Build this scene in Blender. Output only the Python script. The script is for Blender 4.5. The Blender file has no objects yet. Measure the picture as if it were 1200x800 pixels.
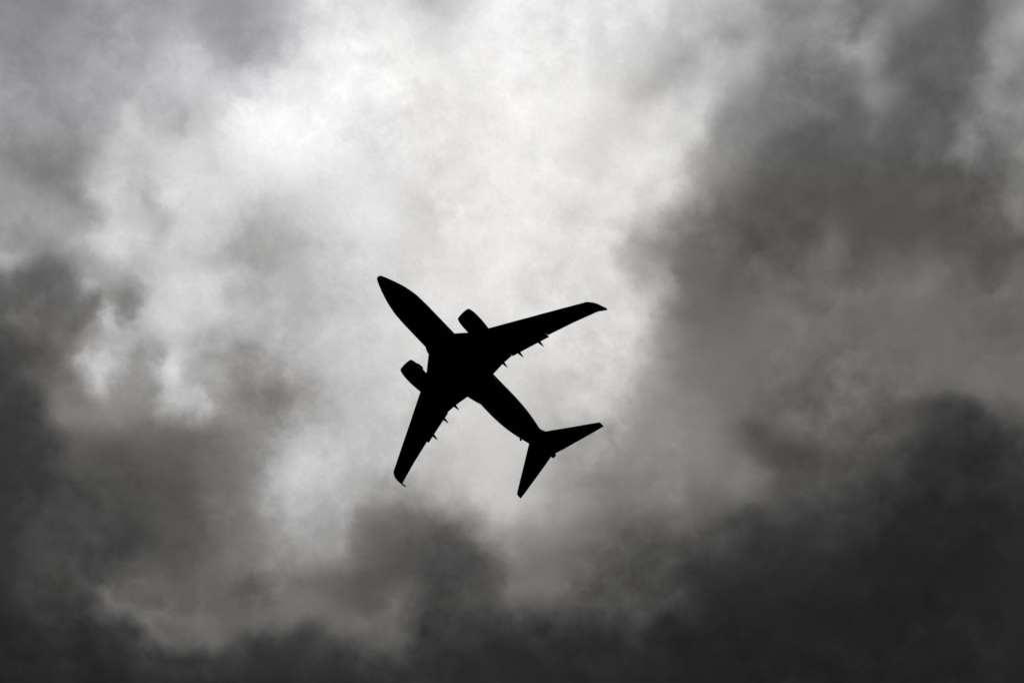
import bpy, bmesh, math
import numpy as np
from mathutils import Vector, Matrix
R = math.radians
scene = bpy.context.scene
col = scene.collection

# ------------------------------------------------------------------ camera
ELEV = 72.42                                   # looking steeply up
EYE = Vector((0.0, 0.0, 1.7))                  # someone standing on the ground
cam_data = bpy.data.cameras.new('camera')
cam_data.lens = 135.0
cam_data.sensor_width = 36.0
cam_data.clip_start = 0.1
cam_data.clip_end = 120000.0
cam = bpy.data.objects.new('camera', cam_data)
col.objects.link(cam)
cam.location = EYE
cam.rotation_euler = (R(90.0 + ELEV), 0.0, 0.0)
scene.camera = cam

# ------------------------------------------------------------------ sky and sun
SUN_ELEV = 75.5
SUN_AZ = -8.0                                  # degrees clockwise from +Y
world = bpy.data.worlds.new('World')
scene.world = world
world.use_nodes = True
nt = world.node_tree
for n in list(nt.nodes):
    nt.nodes.remove(n)
sky = nt.nodes.new('ShaderNodeTexSky')
sky.sky_type = 'NISHITA'
sky.sun_disc = False
sky.sun_elevation = R(SUN_ELEV)
sky.sun_rotation = R(SUN_AZ)
sky.air_density = 1.0
sky.dust_density = 3.0
sky.ozone_density = 1.0
hs = nt.nodes.new('ShaderNodeHueSaturation')   # veil of high overcast takes the blue out
hs.inputs['Saturation'].default_value = 0.06
bg = nt.nodes.new('ShaderNodeBackground')
bg.inputs['Strength'].default_value = 0.05
wo = nt.nodes.new('ShaderNodeOutputWorld')
nt.links.new(sky.outputs[0], hs.inputs['Color'])
nt.links.new(hs.outputs[0], bg.inputs['Color'])
nt.links.new(bg.outputs[0], wo.inputs['Surface'])

sun_data = bpy.data.lights.new('sun', 'SUN')
sun_data.energy = 1.2
sun_data.angle = R(12.0)
sun_data.color = (1.0, 0.96, 0.9)
sun = bpy.data.objects.new('sun', sun_data)
col.objects.link(sun)
sd = Vector((math.sin(R(SUN_AZ)) * math.cos(R(SUN_ELEV)), math.cos(R(SUN_AZ)) * math.cos(R(SUN_ELEV)), math.sin(R(SUN_ELEV))))
sun.rotation_euler = sd.to_track_quat('Z', 'Y').to_euler()

vs = scene.view_settings
vs.view_transform = 'Standard'
vs.look = 'None'
vs.gamma = 1.0
vs.use_curve_mapping = False
vs.exposure = 0.0
scene.cycles.max_bounces = 6
scene.cycles.transparent_max_bounces = 16
scene.cycles.volume_bounces = 0

# ------------------------------------------------------------------ helpers
def link(name, mesh, mat=None, parent=None):
    o = bpy.data.objects.new(name, mesh)
    col.objects.link(o)
    if mat is not None:
        mesh.materials.append(mat)
    if parent is not None:
        o.parent = parent
    return o

def finish(name, bm, mat, parent=None, smooth=True):
    bmesh.ops.recalc_face_normals(bm, faces=bm.faces)
    me = bpy.data.meshes.new(name)
    bm.to_mesh(me)
    bm.free()
    if smooth:
        for p in me.polygons:
            p.use_smooth = True
        me.set_sharp_from_angle(angle=R(38))
    return link(name, me, mat, parent)

def loft(bm, rings, cap0=True, cap1=True):
    vs_ = [[bm.verts.new(p) for p in r] for r in rings]
    n = len(rings[0])
    for a, b in zip(vs_[:-1], vs_[1:]):
        for i in range(n):
            j = (i + 1) % n
            bm.faces.new((a[i], a[j], b[j], b[i]))
    if cap0:
        bm.faces.new(list(reversed(vs_[0])))
    if cap1:
        bm.faces.new(vs_[-1])

def mat_paint(name, base, rough, var=0.25, scale=0.6, metallic=0.0):
    m = bpy.data.materials.new(name)
    m.use_nodes = True
    t = m.node_tree
    b = t.nodes['Principled BSDF']
    tc = t.nodes.new('ShaderNodeTexCoord')
    nz = t.nodes.new('ShaderNodeTexNoise')
    nz.inputs['Scale'].default_value = scale
    nz.inputs['Detail'].default_value = 6
    rp = t.nodes.new('ShaderNodeValToRGB')
    rp.color_ramp.elements[0].position = 0.3
    rp.color_ramp.elements[1].position = 0.7
    rp.color_ramp.elements[0].color = [c * (1 - var) for c in base] + [1]
    rp.color_ramp.elements[1].color = [c * (1 + var) for c in base] + [1]
    t.links.new(tc.outputs['Object'], nz.inputs['Vector'])
    t.links.new(nz.outputs[0], rp.inputs[0])
    t.links.new(rp.outputs[0], b.inputs['Base Color'])
    b.inputs['Roughness'].default_value = rough
    b.inputs['Metallic'].default_value = metallic
    b.inputs['Specular IOR Level'].default_value = 0.3
    return m

# ------------------------------------------------------------------ ground
def build_ground():
    m = bpy.data.materials.new('grass_ground')
    m.use_nodes = True
    t = m.node_tree
    b = t.nodes['Principled BSDF']
    tc = t.nodes.new('ShaderNodeTexCoord')
    nz = t.nodes.new('ShaderNodeTexNoise')
    nz.inputs['Scale'].default_value = 0.02
    nz.inputs['Detail'].default_value = 10
    rp = t.nodes.new('ShaderNodeValToRGB')
    rp.color_ramp.elements[0].color = (0.018, 0.022, 0.012, 1)
    rp.color_ramp.elements[1].color = (0.05, 0.055, 0.03, 1)
    t.links.new(tc.outputs['Object'], nz.inputs['Vector'])
    t.links.new(nz.outputs[0], rp.inputs[0])
    t.links.new(rp.outputs[0], b.inputs['Base Color'])
    b.inputs['Roughness'].default_value = 0.95
    bm = bmesh.new()
    c = bm.verts.new((0, 0, 0))
    prev = None
    for rr in (20, 200, 2000, 12000, 40000):
        ring = [bm.verts.new((rr * math.cos(a), rr * math.sin(a), 0)) for a in np.linspace(0, 2 * math.pi, 48, endpoint=False)]
        for i in range(48):
            j = (i + 1) % 48
            if prev is None:
                bm.faces.new((c, ring[i], ring[j]))
            else:
                bm.faces.new((prev[i], ring[i], ring[j], prev[j]))
        prev = ring
    o = finish('ground', bm, m, smooth=False)
    o['kind'] = 'structure'
build_ground()

# ------------------------------------------------------------------ clouds
def perlin(x, y, seed):
    rng = np.random.RandomState(seed)
    ang = rng.rand(256) * 2 * np.pi
    perm = rng.permutation(256)
    gx, gy = np.cos(ang), np.sin(ang)
    xi = np.floor(x).astype(np.int64); yi = np.floor(y).astype(np.int64)
    xf = x - xi; yf = y - yi
    u = xf ** 3 * (xf * (xf * 6 - 15) + 10); v = yf ** 3 * (yf * (yf * 6 - 15) + 10)
    def g(a, b, dx, dy):
        h = perm[(perm[(xi + a) & 255] + yi + b) & 255]
        return gx[h] * dx + gy[h] * dy
    n0 = g(0, 0, xf, yf) * (1 - u) + g(1, 0, xf - 1, yf) * u
    n1 = g(0, 1, xf, yf - 1) * (1 - u) + g(1, 1, xf - 1, yf - 1) * u
    return (n0 * (1 - v) + n1 * v) * 1.5

def fbm(x, y, scale, octaves, seed, gain=0.5):
    s = 0; a = 1; f = 1 / scale
    for i in range(octaves):
        c, sn = np.cos(.6 * i + .3), np.sin(.6 * i + .3)   # turn each octave so no lattice shows
        s = s + a * perlin((c * x - sn * y) * f + 17.3 * i, (sn * x + c * y) * f - 9.1 * i, seed + i)
        a *= gain; f *= 2.03
    return s

def cubic(T, u, v):
    nr, nc = T.shape
    u = np.clip(u, 0, nc - 1.0001); v = np.clip(v, 0, nr - 1.0001)
    ui = np.floor(u).astype(int); vi = np.floor(v).astype(int)
    fu = u - ui; fv = v - vi
    def w(t):
        b = [(1 - t) ** 3 / 6, (3 * t ** 3 - 6 * t * t + 4) / 6, (-3 * t ** 3 + 3 * t * t + 3 * t + 1) / 6, t ** 3 / 6]
        c = [-.5 * t + t * t - .5 * t ** 3, 1 - 2.5 * t * t + 1.5 * t ** 3, .5 * t + 2 * t * t - 1.5 * t ** 3, -.5 * t * t + .5 * t ** 3]
        return [.15 * i + .85 * j for i, j in zip(b, c)]
    wu, wv = w(fu), w(fv)
    s = 0
    for j in range(4):
        for i in range(4):
            s = s + wv[j] * wu[i] * T[np.clip(vi + j - 1, 0, nr - 1), np.clip(ui + i - 1, 0, nc - 1)]
    return s

# cloud depth in centimetres on a regular grid over the part of each deck overhead: (x range), (y range), rows south to north
GREY_DECK = ((-215.9, 215.9), (332.6, 626.2), """
157 157 157 157 160 165 170 173 174 172 168 163 157 152 148 146 144 144 145 147 146 140 135 134 138 143 149 153 156 156 153 149 144 140 139 138 137 139 144 151 160 170 178 186 193 200 209 219 234 259 284 292 280 261 243 223 199 174 153 140 135 139 148 159 167 172 170 165 158 152 147 146 149 154 161 161 166 189 228 255 255 246 245 248 245 242 253 287 321 336 338 339 342 346 341 335 334 348 376 405 406 391 382 376 366 359 368 388 424 455 473 473 435 355 326 306 269 241 241 240 240
159 159 159 159 161 165 167 169 169 167 163 159 155 151 148 147 146 145 145 146 144 138 132 131 133 138 145 151 154 155 154 150 147 145 144 142 138 138 141 147 155 164 172 179 185 192 200 208 218 237 255 265 261 250 232 211 189 169 152 141 137 140 148 158 167 172 171 168 166 164 160 156 156 161 167 167 168 190 230 261 259 253 262 266 260 259 265 289 315 331 344 352 344 340 331 331 337 351 379 414 421 396 385 383 377 378 396 420 446 461 465 464 436 367 330 297 254 226 226 226 226
162 162 162 162 163 164 164 164 163 161 158 155 153 151 149 148 147 146 145 144 141 134 127 125 126 132 141 149 152 154 153 151 149 149 149 145 138 135 137 142 149 158 164 170 176 183 189 194 200 211 223 233 239 236 219 197 179 164 152 143 139 142 149 158 167 173 173 172 176 179 177 171 168 171 178 177 179 201 240 264 267 261 266 272 273 278 283 287 305 329 346 347 334 324 313 314 332 361 389 402 396 388 393 399 397 416 444 457 459 459 463 460 430 359 318 278 236 216 216 216 216
163 163 163 163 163 162 161 160 159 157 155 153 151 150 150 150 148 146 144 142 137 129 121 117 118 124 135 145 150 152 152 151 150 151 151 144 136 131 132 137 144 153 159 163 170 176 181 183 187 195 205 216 224 223 208 189 174 163 154 147 144 146 152 160 169 175 176 177 185 194 195 189 185 189 195 196 200 221 253 270 280 278 282 293 304 311 298 283 299 327 340 333 319 312 305 309 333 368 386 367 358 378 407 422 429 457 477 476 462 455 458 456 415 344 304 269 232 219 219 219 219
162 162 162 162 162 161 159 158 157 155 153 152 151 150 151 151 149 146 142 138 132 122 114 109 109 116 129 140 146 149 150 149 147 148 147 140 130 126 127 132 140 150 156 160 166 172 176 177 180 191 204 214 216 213 201 186 175 166 158 152 150 151 156 164 171 177 179 182 193 205 210 208 206 211 216 219 226 245 270 290 302 301 301 312 331 338 299 277 299 327 336 328 319 318 316 323 338 354 354 323 326 373 420 444 462 484 486 477 465 458 459 455 401 333 298 274 247 239 239 239 239
160 160 160 160 159 159 158 157 155 154 153 151 150 150 151 151 149 145 140 134 127 116 107 102 101 109 122 135 142 145 146 144 142 141 139 132 123 120 122 128 137 148 155 159 163 168 173 173 178 193 209 217 214 206 197 187 178 170 163 159 156 158 162 168 174 179 181 185 198 212 221 224 226 231 236 237 248 270 297 329 335 313 288 285 304 317 284 267 302 335 344 348 354 353 348 344 334 316 302 287 306 371 432 460 475 490 491 483 475 474 476 467 398 324 291 279 269 269 269 269 269
155 156 156 156 156 157 157 156 155 153 151 149 148 148 149 149 146 142 137 131 123 113 104 98 97 104 116 128 136 140 139 136 132 129 126 121 115 114 117 124 134 145 153 157 160 164 169 174 179 194 210 217 213 206 198 189 181 175 169 165 163 164 167 171 176 180 181 185 199 215 227 234 239 244 249 251 266 294 332 373 350 304 267 256 265 271 255 262 311 347 355 371 404 416 411 383 338 299 283 276 313 391 454 480 494 499 502 496 490 492 497 482 413 323 279 279 284 281 281 281 281
152 152 152 152 155 157 158 158 156 153 150 149 148 148 148 147 144 139 134 129 121 113 105 99 96 101 112 122 129 133 132 127 122 117 113 110 108 109 113 121 131 143 151 155 158 161 167 175 185 198 211 217 215 209 201 193 186 180 176 172 170 170 171 173 177 180 181 185 198 216 230 241 250 256 262 265 282 311 346 374 337 293 257 242 248 256 251 267 323 363 381 417 449 452 448 430 389 339 311 281 319 399 465 494 507 514 516 508 504 507 508 490 433 344 287 280 293 303 303 303 303
150 150 150 150 154 158 161 161 160 157 153 151 149 148 147 145 142 138 133 129 123 116 109 102 98 101 109 117 122 125 123 117 111 106 103 101 102 104 110 118 129 141 148 152 155 158 166 178 192 205 216 220 218 213 206 198 192 187 184 180 177 175 173 175 178 181 180 184 198 216 233 247 260 274 286 296 320 342 345 344 311 280 260 254 263 275 278 291 345 384 398 437 467 475 483 479 452 408 369 322 341 407 469 502 520 527 526 519 516 517 509 481 428 360 314 304 317 335 335 335 335
151 151 151 151 155 159 163 166 167 163 159 156 154 151 148 145 141 137 134 132 128 123 117 109 103 103 108 112 115 115 112 106 101 97 96 95 97 101 107 117 127 138 144 149 152 156 165 181 199 213 222 224 222 217 211 205 200 196 193 189 185 179 174 174 178 181 179 184 199 219 237 253 272 299 320 343 368 368 332 308 283 266 264 277 295 312 324 336 377 408 415 438 472 500 522 524 503 471 429 383 374 412 459 491 530 536 534 528 525 521 503 459 406 368 349 347 356 366 366 366 366
156 156 156 156 159 163 169 173 175 172 168 165 162 158 153 147 142 137 136 137 136 133 127 119 111 109 110 111 109 106 101 96 92 90 90 91 93 98 106 116 126 136 141 146 150 155 166 183 202 217 225 228 226 223 219 214 210 207 204 199 191 182 175 174 177 180 177 182 202 224 242 259 282 319 347 383 385 346 306 285 262 255 264 287 320 346 366 391 415 435 452 472 501 527 547 553 541 509 469 423 393 399 428 466 529 545 543 535 529 522 498 442 400 380 377 381 384 384 384 384 384
169 169 169 169 171 173 178 183 185 184 181 178 175 169 163 154 146 139 140 143 145 145 141 134 127 122 119 115 108 101 95 89 86 85 86 88 92 98 106 116 126 134 140 145 150 157 168 184 200 212 220 226 230 230 228 225 222 219 215 208 199 188 179 177 181 183 181 185 209 234 251 266 287 323 352 359 335 298 277 277 252 247 263 304 360 385 399 421 452 469 470 485 513 544 570 582 574 547 509 439 390 386 434 510 548 558 553 544 540 538 522 459 409 379 368 372 381 374 373 373 373
188 188 188 188 188 189 191 195 197 198 197 196 192 186 177 166 153 143 145 151 156 158 157 152 145 138 131 122 111 100 91 86 83 82 85 88 93 99 107 117 127 134 140 147 153 161 172 185 197 205 213 222 233 240 239 236 233 229 224 217 207 196 186 182 185 188 187 193 219 245 261 273 289 319 340 323 285 257 255 265 248 244 273 335 403 430 434 454 487 506 502 507 521 561 599 614 607 587 554 495 437 422 468 542 566 569 566 559 556 562 549 490 433 387 351 343 377 381 381 381 380
211 211 211 211 210 209 209 209 211 214 217 217 214 208 198 183 164 150 150 158 167 172 179 186 162 151 142 130 115 100 91 85 83 83 86 90 96 103 112 122 131 138 145 152 159 168 178 188 198 203 208 220 236 249 251 246 241 235 229 222 213 201 191 187 190 193 194 202 229 256 272 282 293 312 320 293 255 237 244 256 247 257 314 396 454 471 475 492 522 542 539 541 555 591 629 645 638 623 594 554 507 490 522 570 586 590 591 586 582 579 548 498 452 411 376 361 392 403 404 404 404
237 237 237 237 237 236 232 228 229 235 241 242 239 233 222 203 177 158 157 166 177 186 202 226 176 159 149 136 119 103 94 89 87 88 91 96 102 110 119 128 137 146 153 159 167 176 186 195 202 205 208 220 239 256 260 253 245 237 230 223 214 204 195 191 192 196 201 212 239 266 283 291 297 303 300 271 241 233 244 253 250 277 366 464 499 502 513 527 557 582 582 587 611 632 657 673 669 655 629 596 568 562 580 608 617 624 625 620 614 595 526 486 464 448 432 422 424 430 430 430 430
266 266 266 266 268 268 261 254 255 263 270 271 267 258 244 221 191 168 165 173 186 197 210 236 186 165 156 143 126 110 100 95 94 95 99 103 109 117 125 134 144 153 161 167 175 184 194 203 209 211 213 224 243 259 263 254 245 236 228 220 212 203 195 192 193 200 210 226 251 276 291 297 296 289 277 250 230 233 247 255 255 283 380 485 511 524 534 554 593 630 641 646 658 666 683 702 702 690 670 641 620 618 630 650 658 655 650 646 642 624 518 490 493 489 471 454 448 447 446 446 446
296 296 296 298 303 305 301 295 297 305 310 305 295 277 255 229 202 181 177 181 191 200 206 214 184 171 164 152 136 120 111 106 104 106 109 112 117 122 129 137 148 157 164 172 180 190 200 209 215 217 220 229 245 257 259 250 240 231 223 214 205 197 191 190 195 206 224 245 268 286 295 292 283 268 253 232 227 241 251 262 276 311 395 488 522 543 551 574 621 664 674 686 702 712 724 732 729 728 715 695 678 671 678 688 692 682 672 675 678 632 517 492 514 526 511 482 459 443 440 439 439
326 326 326 328 336 343 344 343 348 354 353 341 320 292 260 233 213 199 193 192 195 200 200 193 183 178 174 164 149 135 127 121 119 119 120 120 122 126 132 141 150 159 166 174 183 194 204 213 220 225 229 237 247 255 253 244 235 226 217 208 199 192 188 190 198 215 240 265 284 294 292 278 259 241 227 216 222 238 242 260 294 359 437 498 526 538 554 592 651 697 703 718 742 756 763 765 763 764 753 742 731 723 723 727 722 699 689 702 697 606 518 495 529 563 558 525 479 435 424 424 424
350 350 350 353 363 374 382 388 397 403 397 374 342 302 261 235 225 220 210 201 198 196 194 189 183 182 180 173 161 150 142 136 133 132 130 128 127 131 137 145 153 161 168 175 184 196 207 217 225 234 241 248 254 257 252 241 232 223 214 205 196 189 187 192 204 224 253 280 295 298 287 264 238 220 209 207 217 231 238 264 328 414 482 517 536 548 578 631 694 736 743 761 784 795 798 797 795 797 790 782 775 768 763 761 751 728 720 735 726 625 572 556 583 618 611 569 514 464 450 450 450
366 366 366 369 379 393 408 423 438 446 437 404 358 309 259 233 234 238 226 210 199 192 187 183 180 180 181 177 169 160 154 149 145 142 139 136 134 138 144 151 157 164 170 176 185 196 208 219 230 244 256 264 267 265 258 244 232 223 214 206 197 191 191 197 211 233 262 287 298 296 281 255 230 216 209 209 220 237 255 293 380 458 510 543 567 600 645 697 750 787 798 817 829 830 827 825 823 827 827 821 813 806 798 793 783 773 771 779 775 718 686 680 691 695 664 600 555 529 522 522 522
377 377 377 379 386 400 420 442 465 480 473 433 373 314 252 225 232 241 246 228 207 193 184 179 177 178 180 180 176 171 167 161 157 153 149 146 144 147 152 157 162 167 172 178 186 196 208 221 236 254 271 281 282 277 268 251 236 225 216 208 200 196 197 205 219 240 266 287 295 290 274 251 232 224 224 227 239 260 291 345 417 479 529 579 629 675 721 766 809 841 851 861 864 859 853 850 852 854 856 855 852 846 838 830 817 810 812 819 817 793 776 780 788 768 702 623 581 564 562 562 561
384 384 384 383 385 395 416 443 474 502 506 465 385 295 233 208 219 246 254 256 222 193 181 175 171 170 171 173 175 176 176 172 169 166 161 158 156 156 160 163 167 171 175 180 187 196 209 224 242 264 285 296 297 291 280 262 243 229 218 210 204 202 204 213 226 243 263 279 285 279 265 252 247 247 262 277 279 276 305 366 434 494 549 611 679 729 774 814 851 880 892 899 900 893 885 881 880 883 886 887 883 878 873 861 856 850 850 853 848 850 846 849 847 809 722 640 585 562 558 558 558
398 398 399 395 388 390 413 441 476 507 523 500 411 279 215 200 214 243 250 265 227 190 176 171 166 163 163 167 173 178 184 184 183 180 175 171 169 168 168 170 173 176 179 183 188 197 209 226 247 272 295 308 309 303 291 273 250 231 218 210 207 207 212 220 231 243 256 266 270 266 256 249 250 258 291 311 302 286 312 398 468 528 595 671 730 776 818 856 888 913 924 928 931 927 919 914 911 912 918 917 910 906 900 890 889 883 876 874 875 893 901 901 884 830 728 645 583 557 555 555 555
413 413 414 408 393 387 406 429 461 487 510 510 435 284 213 201 215 232 239 261 226 189 175 172 171 166 166 170 176 183 194 201 202 199 192 187 182 179 179 179 180 182 183 185 189 196 208 226 249 275 299 313 315 309 296 277 251 229 215 208 207 211 217 226 234 243 250 255 259 256 250 243 244 258 301 320 311 310 356 456 526 587 666 746 785 825 863 896 924 943 951 952 955 953 947 940 933 933 942 940 933 931 923 916 915 910 899 893 908 925 931 920 885 820 733 643 578 563 570 570 570
418 418 418 411 394 382 390 402 422 445 466 475 439 318 232 204 210 220 229 259 234 204 189 184 187 183 182 184 188 197 215 228 232 226 215 204 194 191 190 190 189 188 187 187 190 195 206 224 246 272 296 311 314 307 293 271 243 220 207 203 205 212 221 230 238 245 250 254 256 254 247 241 244 262 306 328 335 371 461 535 595 667 746 807 840 873 905 932 953 966 970 970 971 968 960 950 936 940 952 953 950 952 944 935 937 937 928 925 943 947 933 905 854 789 750 653 586 585 605 604 604
417 417 417 410 401 401 439 398 394 411 438 454 436 359 257 206 201 207 211 233 253 255 231 203 199 198 200 206 212 230 268 283 284 271 248 224 208 202 201 199 196 193 191 190 191 196 205 221 242 267 291 305 308 301 287 262 234 213 201 199 204 214 225 235 244 250 254 257 258 256 249 245 254 274 335 373 407 484 570 617 687 764 820 853 886 917 944 961 969 972 972 971 972 972 965 948 926 941 959 964 964 967 962 950 947 948 949 955 964 965 947 920 892 855 795 709 650 642 657 656 656
417 417 417 419 422 423 439 410 398 408 423 432 416 348 249 197 190 194 196 219 259 273 246 209 205 205 211 222 237 272 333 347 345 327 294 256 228 214 208 203 199 196 195 194 195 199 208 222 240 263 285 298 300 294 280 255 229 211 203 203 210 219 230 240 249 256 260 263 263 258 252 253 274 310 392 429 454 542 635 691 761 826 866 890 922 949 965 971 973 971 970 971 971 972 960 927 899 927 958 970 969 969 969 963 959 959 960 957 952 957 957 944 926 906 845 790 748 736 744 743 743
431 432 432 441 451 448 437 428 423 415 402 383 349 283 215 183 182 187 188 213 248 256 233 207 205 206 213 230 262 317 386 398 397 376 339 293 253 228 213 205 200 198 198 200 202 206 213 225 241 260 279 290 292 287 275 250 228 215 210 212 218 227 236 245 255 262 267 271 268 262 257 260 288 343 454 505 522 595 668 745 809 854 886 916 946 965 972 972 971 970 970 971 971 967 946 904 872 905 950 971 969 967 967 967 966 962 953 941 942 952 961 958 944 929 893 873 857 849 850 849 849
447 447 447 458 464 464 463 461 451 422 379 328 271 214 182 175 183 188 186 208 230 225 212 204 205 207 214 235 281 349 410 423 423 404 367 322 277 241 219 207 202 200 201 205 208 213 220 232 245 260 274 283 284 279 268 246 228 219 217 220 227 233 241 250 260 269 275 277 274 269 263 265 299 366 498 575 604 657 688 774 833 867 898 932 957 968 971 971 970 969 970 970 969 958 928 889 863 890 941 969 964 954 950 956 959 946 921 909 931 946 953 955 950 939 929 931 932 926 917 916 916
424 424 424 426 430 445 474 494 481 445 395 340 279 215 185 181 194 199 192 207 218 208 204 209 210 216 227 247 285 341 396 417 416 397 366 328 288 252 227 213 206 203 205 209 214 220 229 240 252 263 271 275 275 271 262 242 229 222 222 226 231 236 243 253 265 275 280 281 278 276 272 276 326 400 511 585 622 667 699 788 847 883 916 942 959 968 971 971 970 970 970 968 963 942 907 881 874 901 940 961 947 911 900 919 928 905 869 855 878 898 919 940 952 955 946 938 921 893 873 873 873
355 355 355 351 367 417 486 540 553 531 475 410 337 244 205 203 206 211 219 216 214 207 206 212 218 230 250 276 309 346 376 383 386 373 351 324 294 263 238 222 213 209 210 214 220 228 238 249 259 265 268 269 267 263 255 240 229 226 226 230 234 238 244 254 267 277 280 280 279 278 281 298 351 427 508 567 608 650 699 794 856 893 924 943 955 965 970 970 970 970 970 967 954 929 899 885 888 913 938 940 911 868 863 874 879 863 831 810 812 837 880 923 950 956 938 903 869 848 839 838 838
366 366 366 376 420 485 553 609 628 614 553 470 396 334 274 249 252 255 240 218 207 200 200 205 213 223 241 266 295 321 338 349 351 342 330 317 300 275 251 232 221 215 215 219 225 233 243 253 261 264 265 265 263 259 251 239 231 229 231 234 238 243 250 257 266 272 273 273 274 277 285 305 358 439 508 550 574 607 674 793 859 888 915 933 952 963 966 965 963 960 957 950 932 905 884 878 884 903 918 908 871 832 830 834 829 811 785 768 767 798 849 900 932 937 907 857 822 813 816 816 816
478 478 479 502 559 609 642 670 673 662 601 487 396 394 360 326 338 331 273 215 197 189 188 192 200 205 214 232 258 284 304 323 320 312 310 313 308 289 265 244 229 222 221 224 230 237 244 252 258 261 262 262 262 258 251 241 234 233 235 238 243 250 257 261 262 262 262 263 266 274 283 298 349 431 498 528 534 554 630 789 861 877 900 923 950 959 956 948 938 928 918 908 890 871 859 858 863 874 880 867 834 804 797 795 782 757 736 733 746 780 826 869 897 901 867 820 793 793 800 800 800
634 634 634 640 674 695 696 694 686 679 628 475 340 362 419 423 441 427 339 222 195 185 181 182 189 196 205 220 245 273 293 302 296 291 298 312 317 303 279 256 239 230 227 229 233 238 244 250 255 258 260 262 262 261 256 246 239 237 239 242 246 254 262 263 258 254 253 255 259 269 280 293 335 404 458 485 494 511 590 781 866 873 892 924 945 948 936 915 892 871 856 845 837 833 833 837 840 843 841 828 804 782 768 756 738 717 706 715 737 768 803 833 853 856 832 800 781 783 790 789 789
729 729 729 711 716 720 718 718 715 710 664 546 471 498 455 477 527 519 405 246 205 185 178 182 190 196 205 219 242 265 281 292 288 284 296 318 330 318 294 270 250 238 234 233 235 239 244 249 254 257 259 262 264 264 262 253 246 243 242 244 246 252 258 258 254 250 250 253 257 266 276 290 321 360 398 422 442 491 589 762 854 871 883 904 926 925 905 877 852 831 816 808 805 807 813 820 825 826 821 809 791 773 758 745 731 717 712 724 744 766 788 808 822 826 813 794 784 786 792 792 792
784 784 783 752 737 725 725 740 751 748 714 648 621 605 452 493 585 577 434 254 204 183 179 183 188 194 204 219 239 258 274 288 288 285 298 323 338 326 303 279 259 245 238 236 236 238 242 248 252 256 258 262 265 267 266 259 252 248 246 246 247 250 254 254 251 249 251 255 258 265 273 283 300 317 342 369 420 526 641 773 852 873 872 880 901 898 874 845 821 803 792 786 786 789 797 807 815 817 813 802 787 772 759 748 740 734 734 744 758 770 780 790 799 805 801 794 790 793 796 796 796
833 833 830 793 751 723 732 766 783 779 757 724 701 615 382 427 575 576 414 245 196 181 179 182 187 193 201 214 232 252 273 290 291 286 297 319 331 320 299 278 260 246 239 235 235 237 241 246 251 254 257 261 265 269 269 264 258 253 250 250 249 249 250 250 248 249 251 255 258 263 270 277 284 292 309 347 432 574 696 792 852 871 866 865 880 875 850 823 802 787 777 771 771 777 786 798 808 812 809 800 786 773 762 754 750 750 753 761 769 774 776 778 784 789 790 790 790 792 794 794 794
888 888 885 843 774 736 760 805 809 796 785 750 693 544 272 297 502 509 349 227 192 178 176 182 190 197 200 208 226 251 278 297 295 288 292 304 309 299 282 267 253 242 235 232 232 234 238 244 249 252 255 259 264 268 270 267 262 257 255 254 253 251 250 248 247 247 248 251 254 259 267 274 279 287 303 356 463 600 709 789 837 860 866 862 868 859 836 812 794 780 770 764 760 767 780 793 803 808 806 798 786 775 764 758 756 758 762 768 773 774 772 771 773 776 778 780 781 782 782 782 782
920 920 917 887 842 819 836 862 853 817 810 758 663 487 239 241 443 403 253 208 190 177 177 187 198 203 207 219 235 260 288 306 301 291 288 290 288 278 265 254 245 237 231 228 228 231 236 242 247 250 253 258 263 268 270 269 265 262 261 260 258 254 251 248 246 244 244 245 248 254 263 272 275 284 302 367 488 615 683 750 801 837 861 855 857 845 825 806 793 794 803 799 758 765 779 792 802 806 804 797 787 776 767 761 759 761 766 770 773 772 769 765 764 764 765 766 767 767 767 766 766
934 934 934 926 913 900 899 893 860 800 777 685 575 445 282 249 392 339 240 234 209 188 189 202 216 226 236 249 270 291 308 317 311 298 290 285 278 266 255 246 239 233 228 226 227 230 235 241 246 250 253 258 263 268 272 273 271 269 267 266 264 259 254 250 247 244 242 241 244 251 260 272 286 300 324 402 529 630 676 738 785 817 844 845 841 829 814 802 793 798 797 773 763 772 785 795 803 806 805 799 789 779 770 763 760 762 765 768 770 767 762 756 753 751 751 751 752 751 750 750 750
925 925 927 932 937 936 932 919 879 809 759 644 522 412 311 288 337 321 302 301 255 207 208 238 271 291 303 313 329 341 344 340 328 312 299 288 276 262 250 242 235 231 227 225 227 231 236 241 246 250 254 259 264 270 274 277 276 275 274 273 270 265 260 256 252 248 243 239 241 249 260 277 303 326 360 441 558 642 688 742 781 803 820 825 823 812 803 797 794 791 785 777 778 786 796 802 806 808 807 802 793 783 773 766 761 761 763 764 764 761 754 747 742 739 738 738 739 738 736 736 735
903 903 904 910 920 932 944 943 909 832 759 645 497 358 287 314 301 346 403 397 309 220 222 284 348 379 390 399 404 413 409 381 357 335 316 298 280 262 248 239 233 230 227 227 229 233 238 243 248 252 255 260 266 272 277 281 282 281 280 279 277 275 271 267 262 256 248 242 243 250 264 286 316 349 394 467 563 644 698 743 773 788 796 800 802 797 793 793 796 799 799 798 800 805 809 809 808 809 809 806 798 788 778 769 763 760 760 760 758 754 747 740 734 729 728 729 730 728 726 725 725
890 890 892 901 918 939 952 941 885 781 703 574 403 268 234 288 339 411 499 493 330 209 209 300 385 419 441 463 482 514 508 444 404 372 343 316 290 267 250 239 233 230 229 230 233 237 242 247 251 255 258 263 268 274 279 284 286 285 284 285 285 287 287 284 278 269 259 251 250 257 271 291 321 360 408 473 550 623 679 723 753 770 779 782 782 782 784 789 797 806 816 822 826 827 823 817 811 809 811 810 803 793 783 774 766 761 758 757 755 750 743 736 729 724 722 723 724 722 720 719 719
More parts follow.
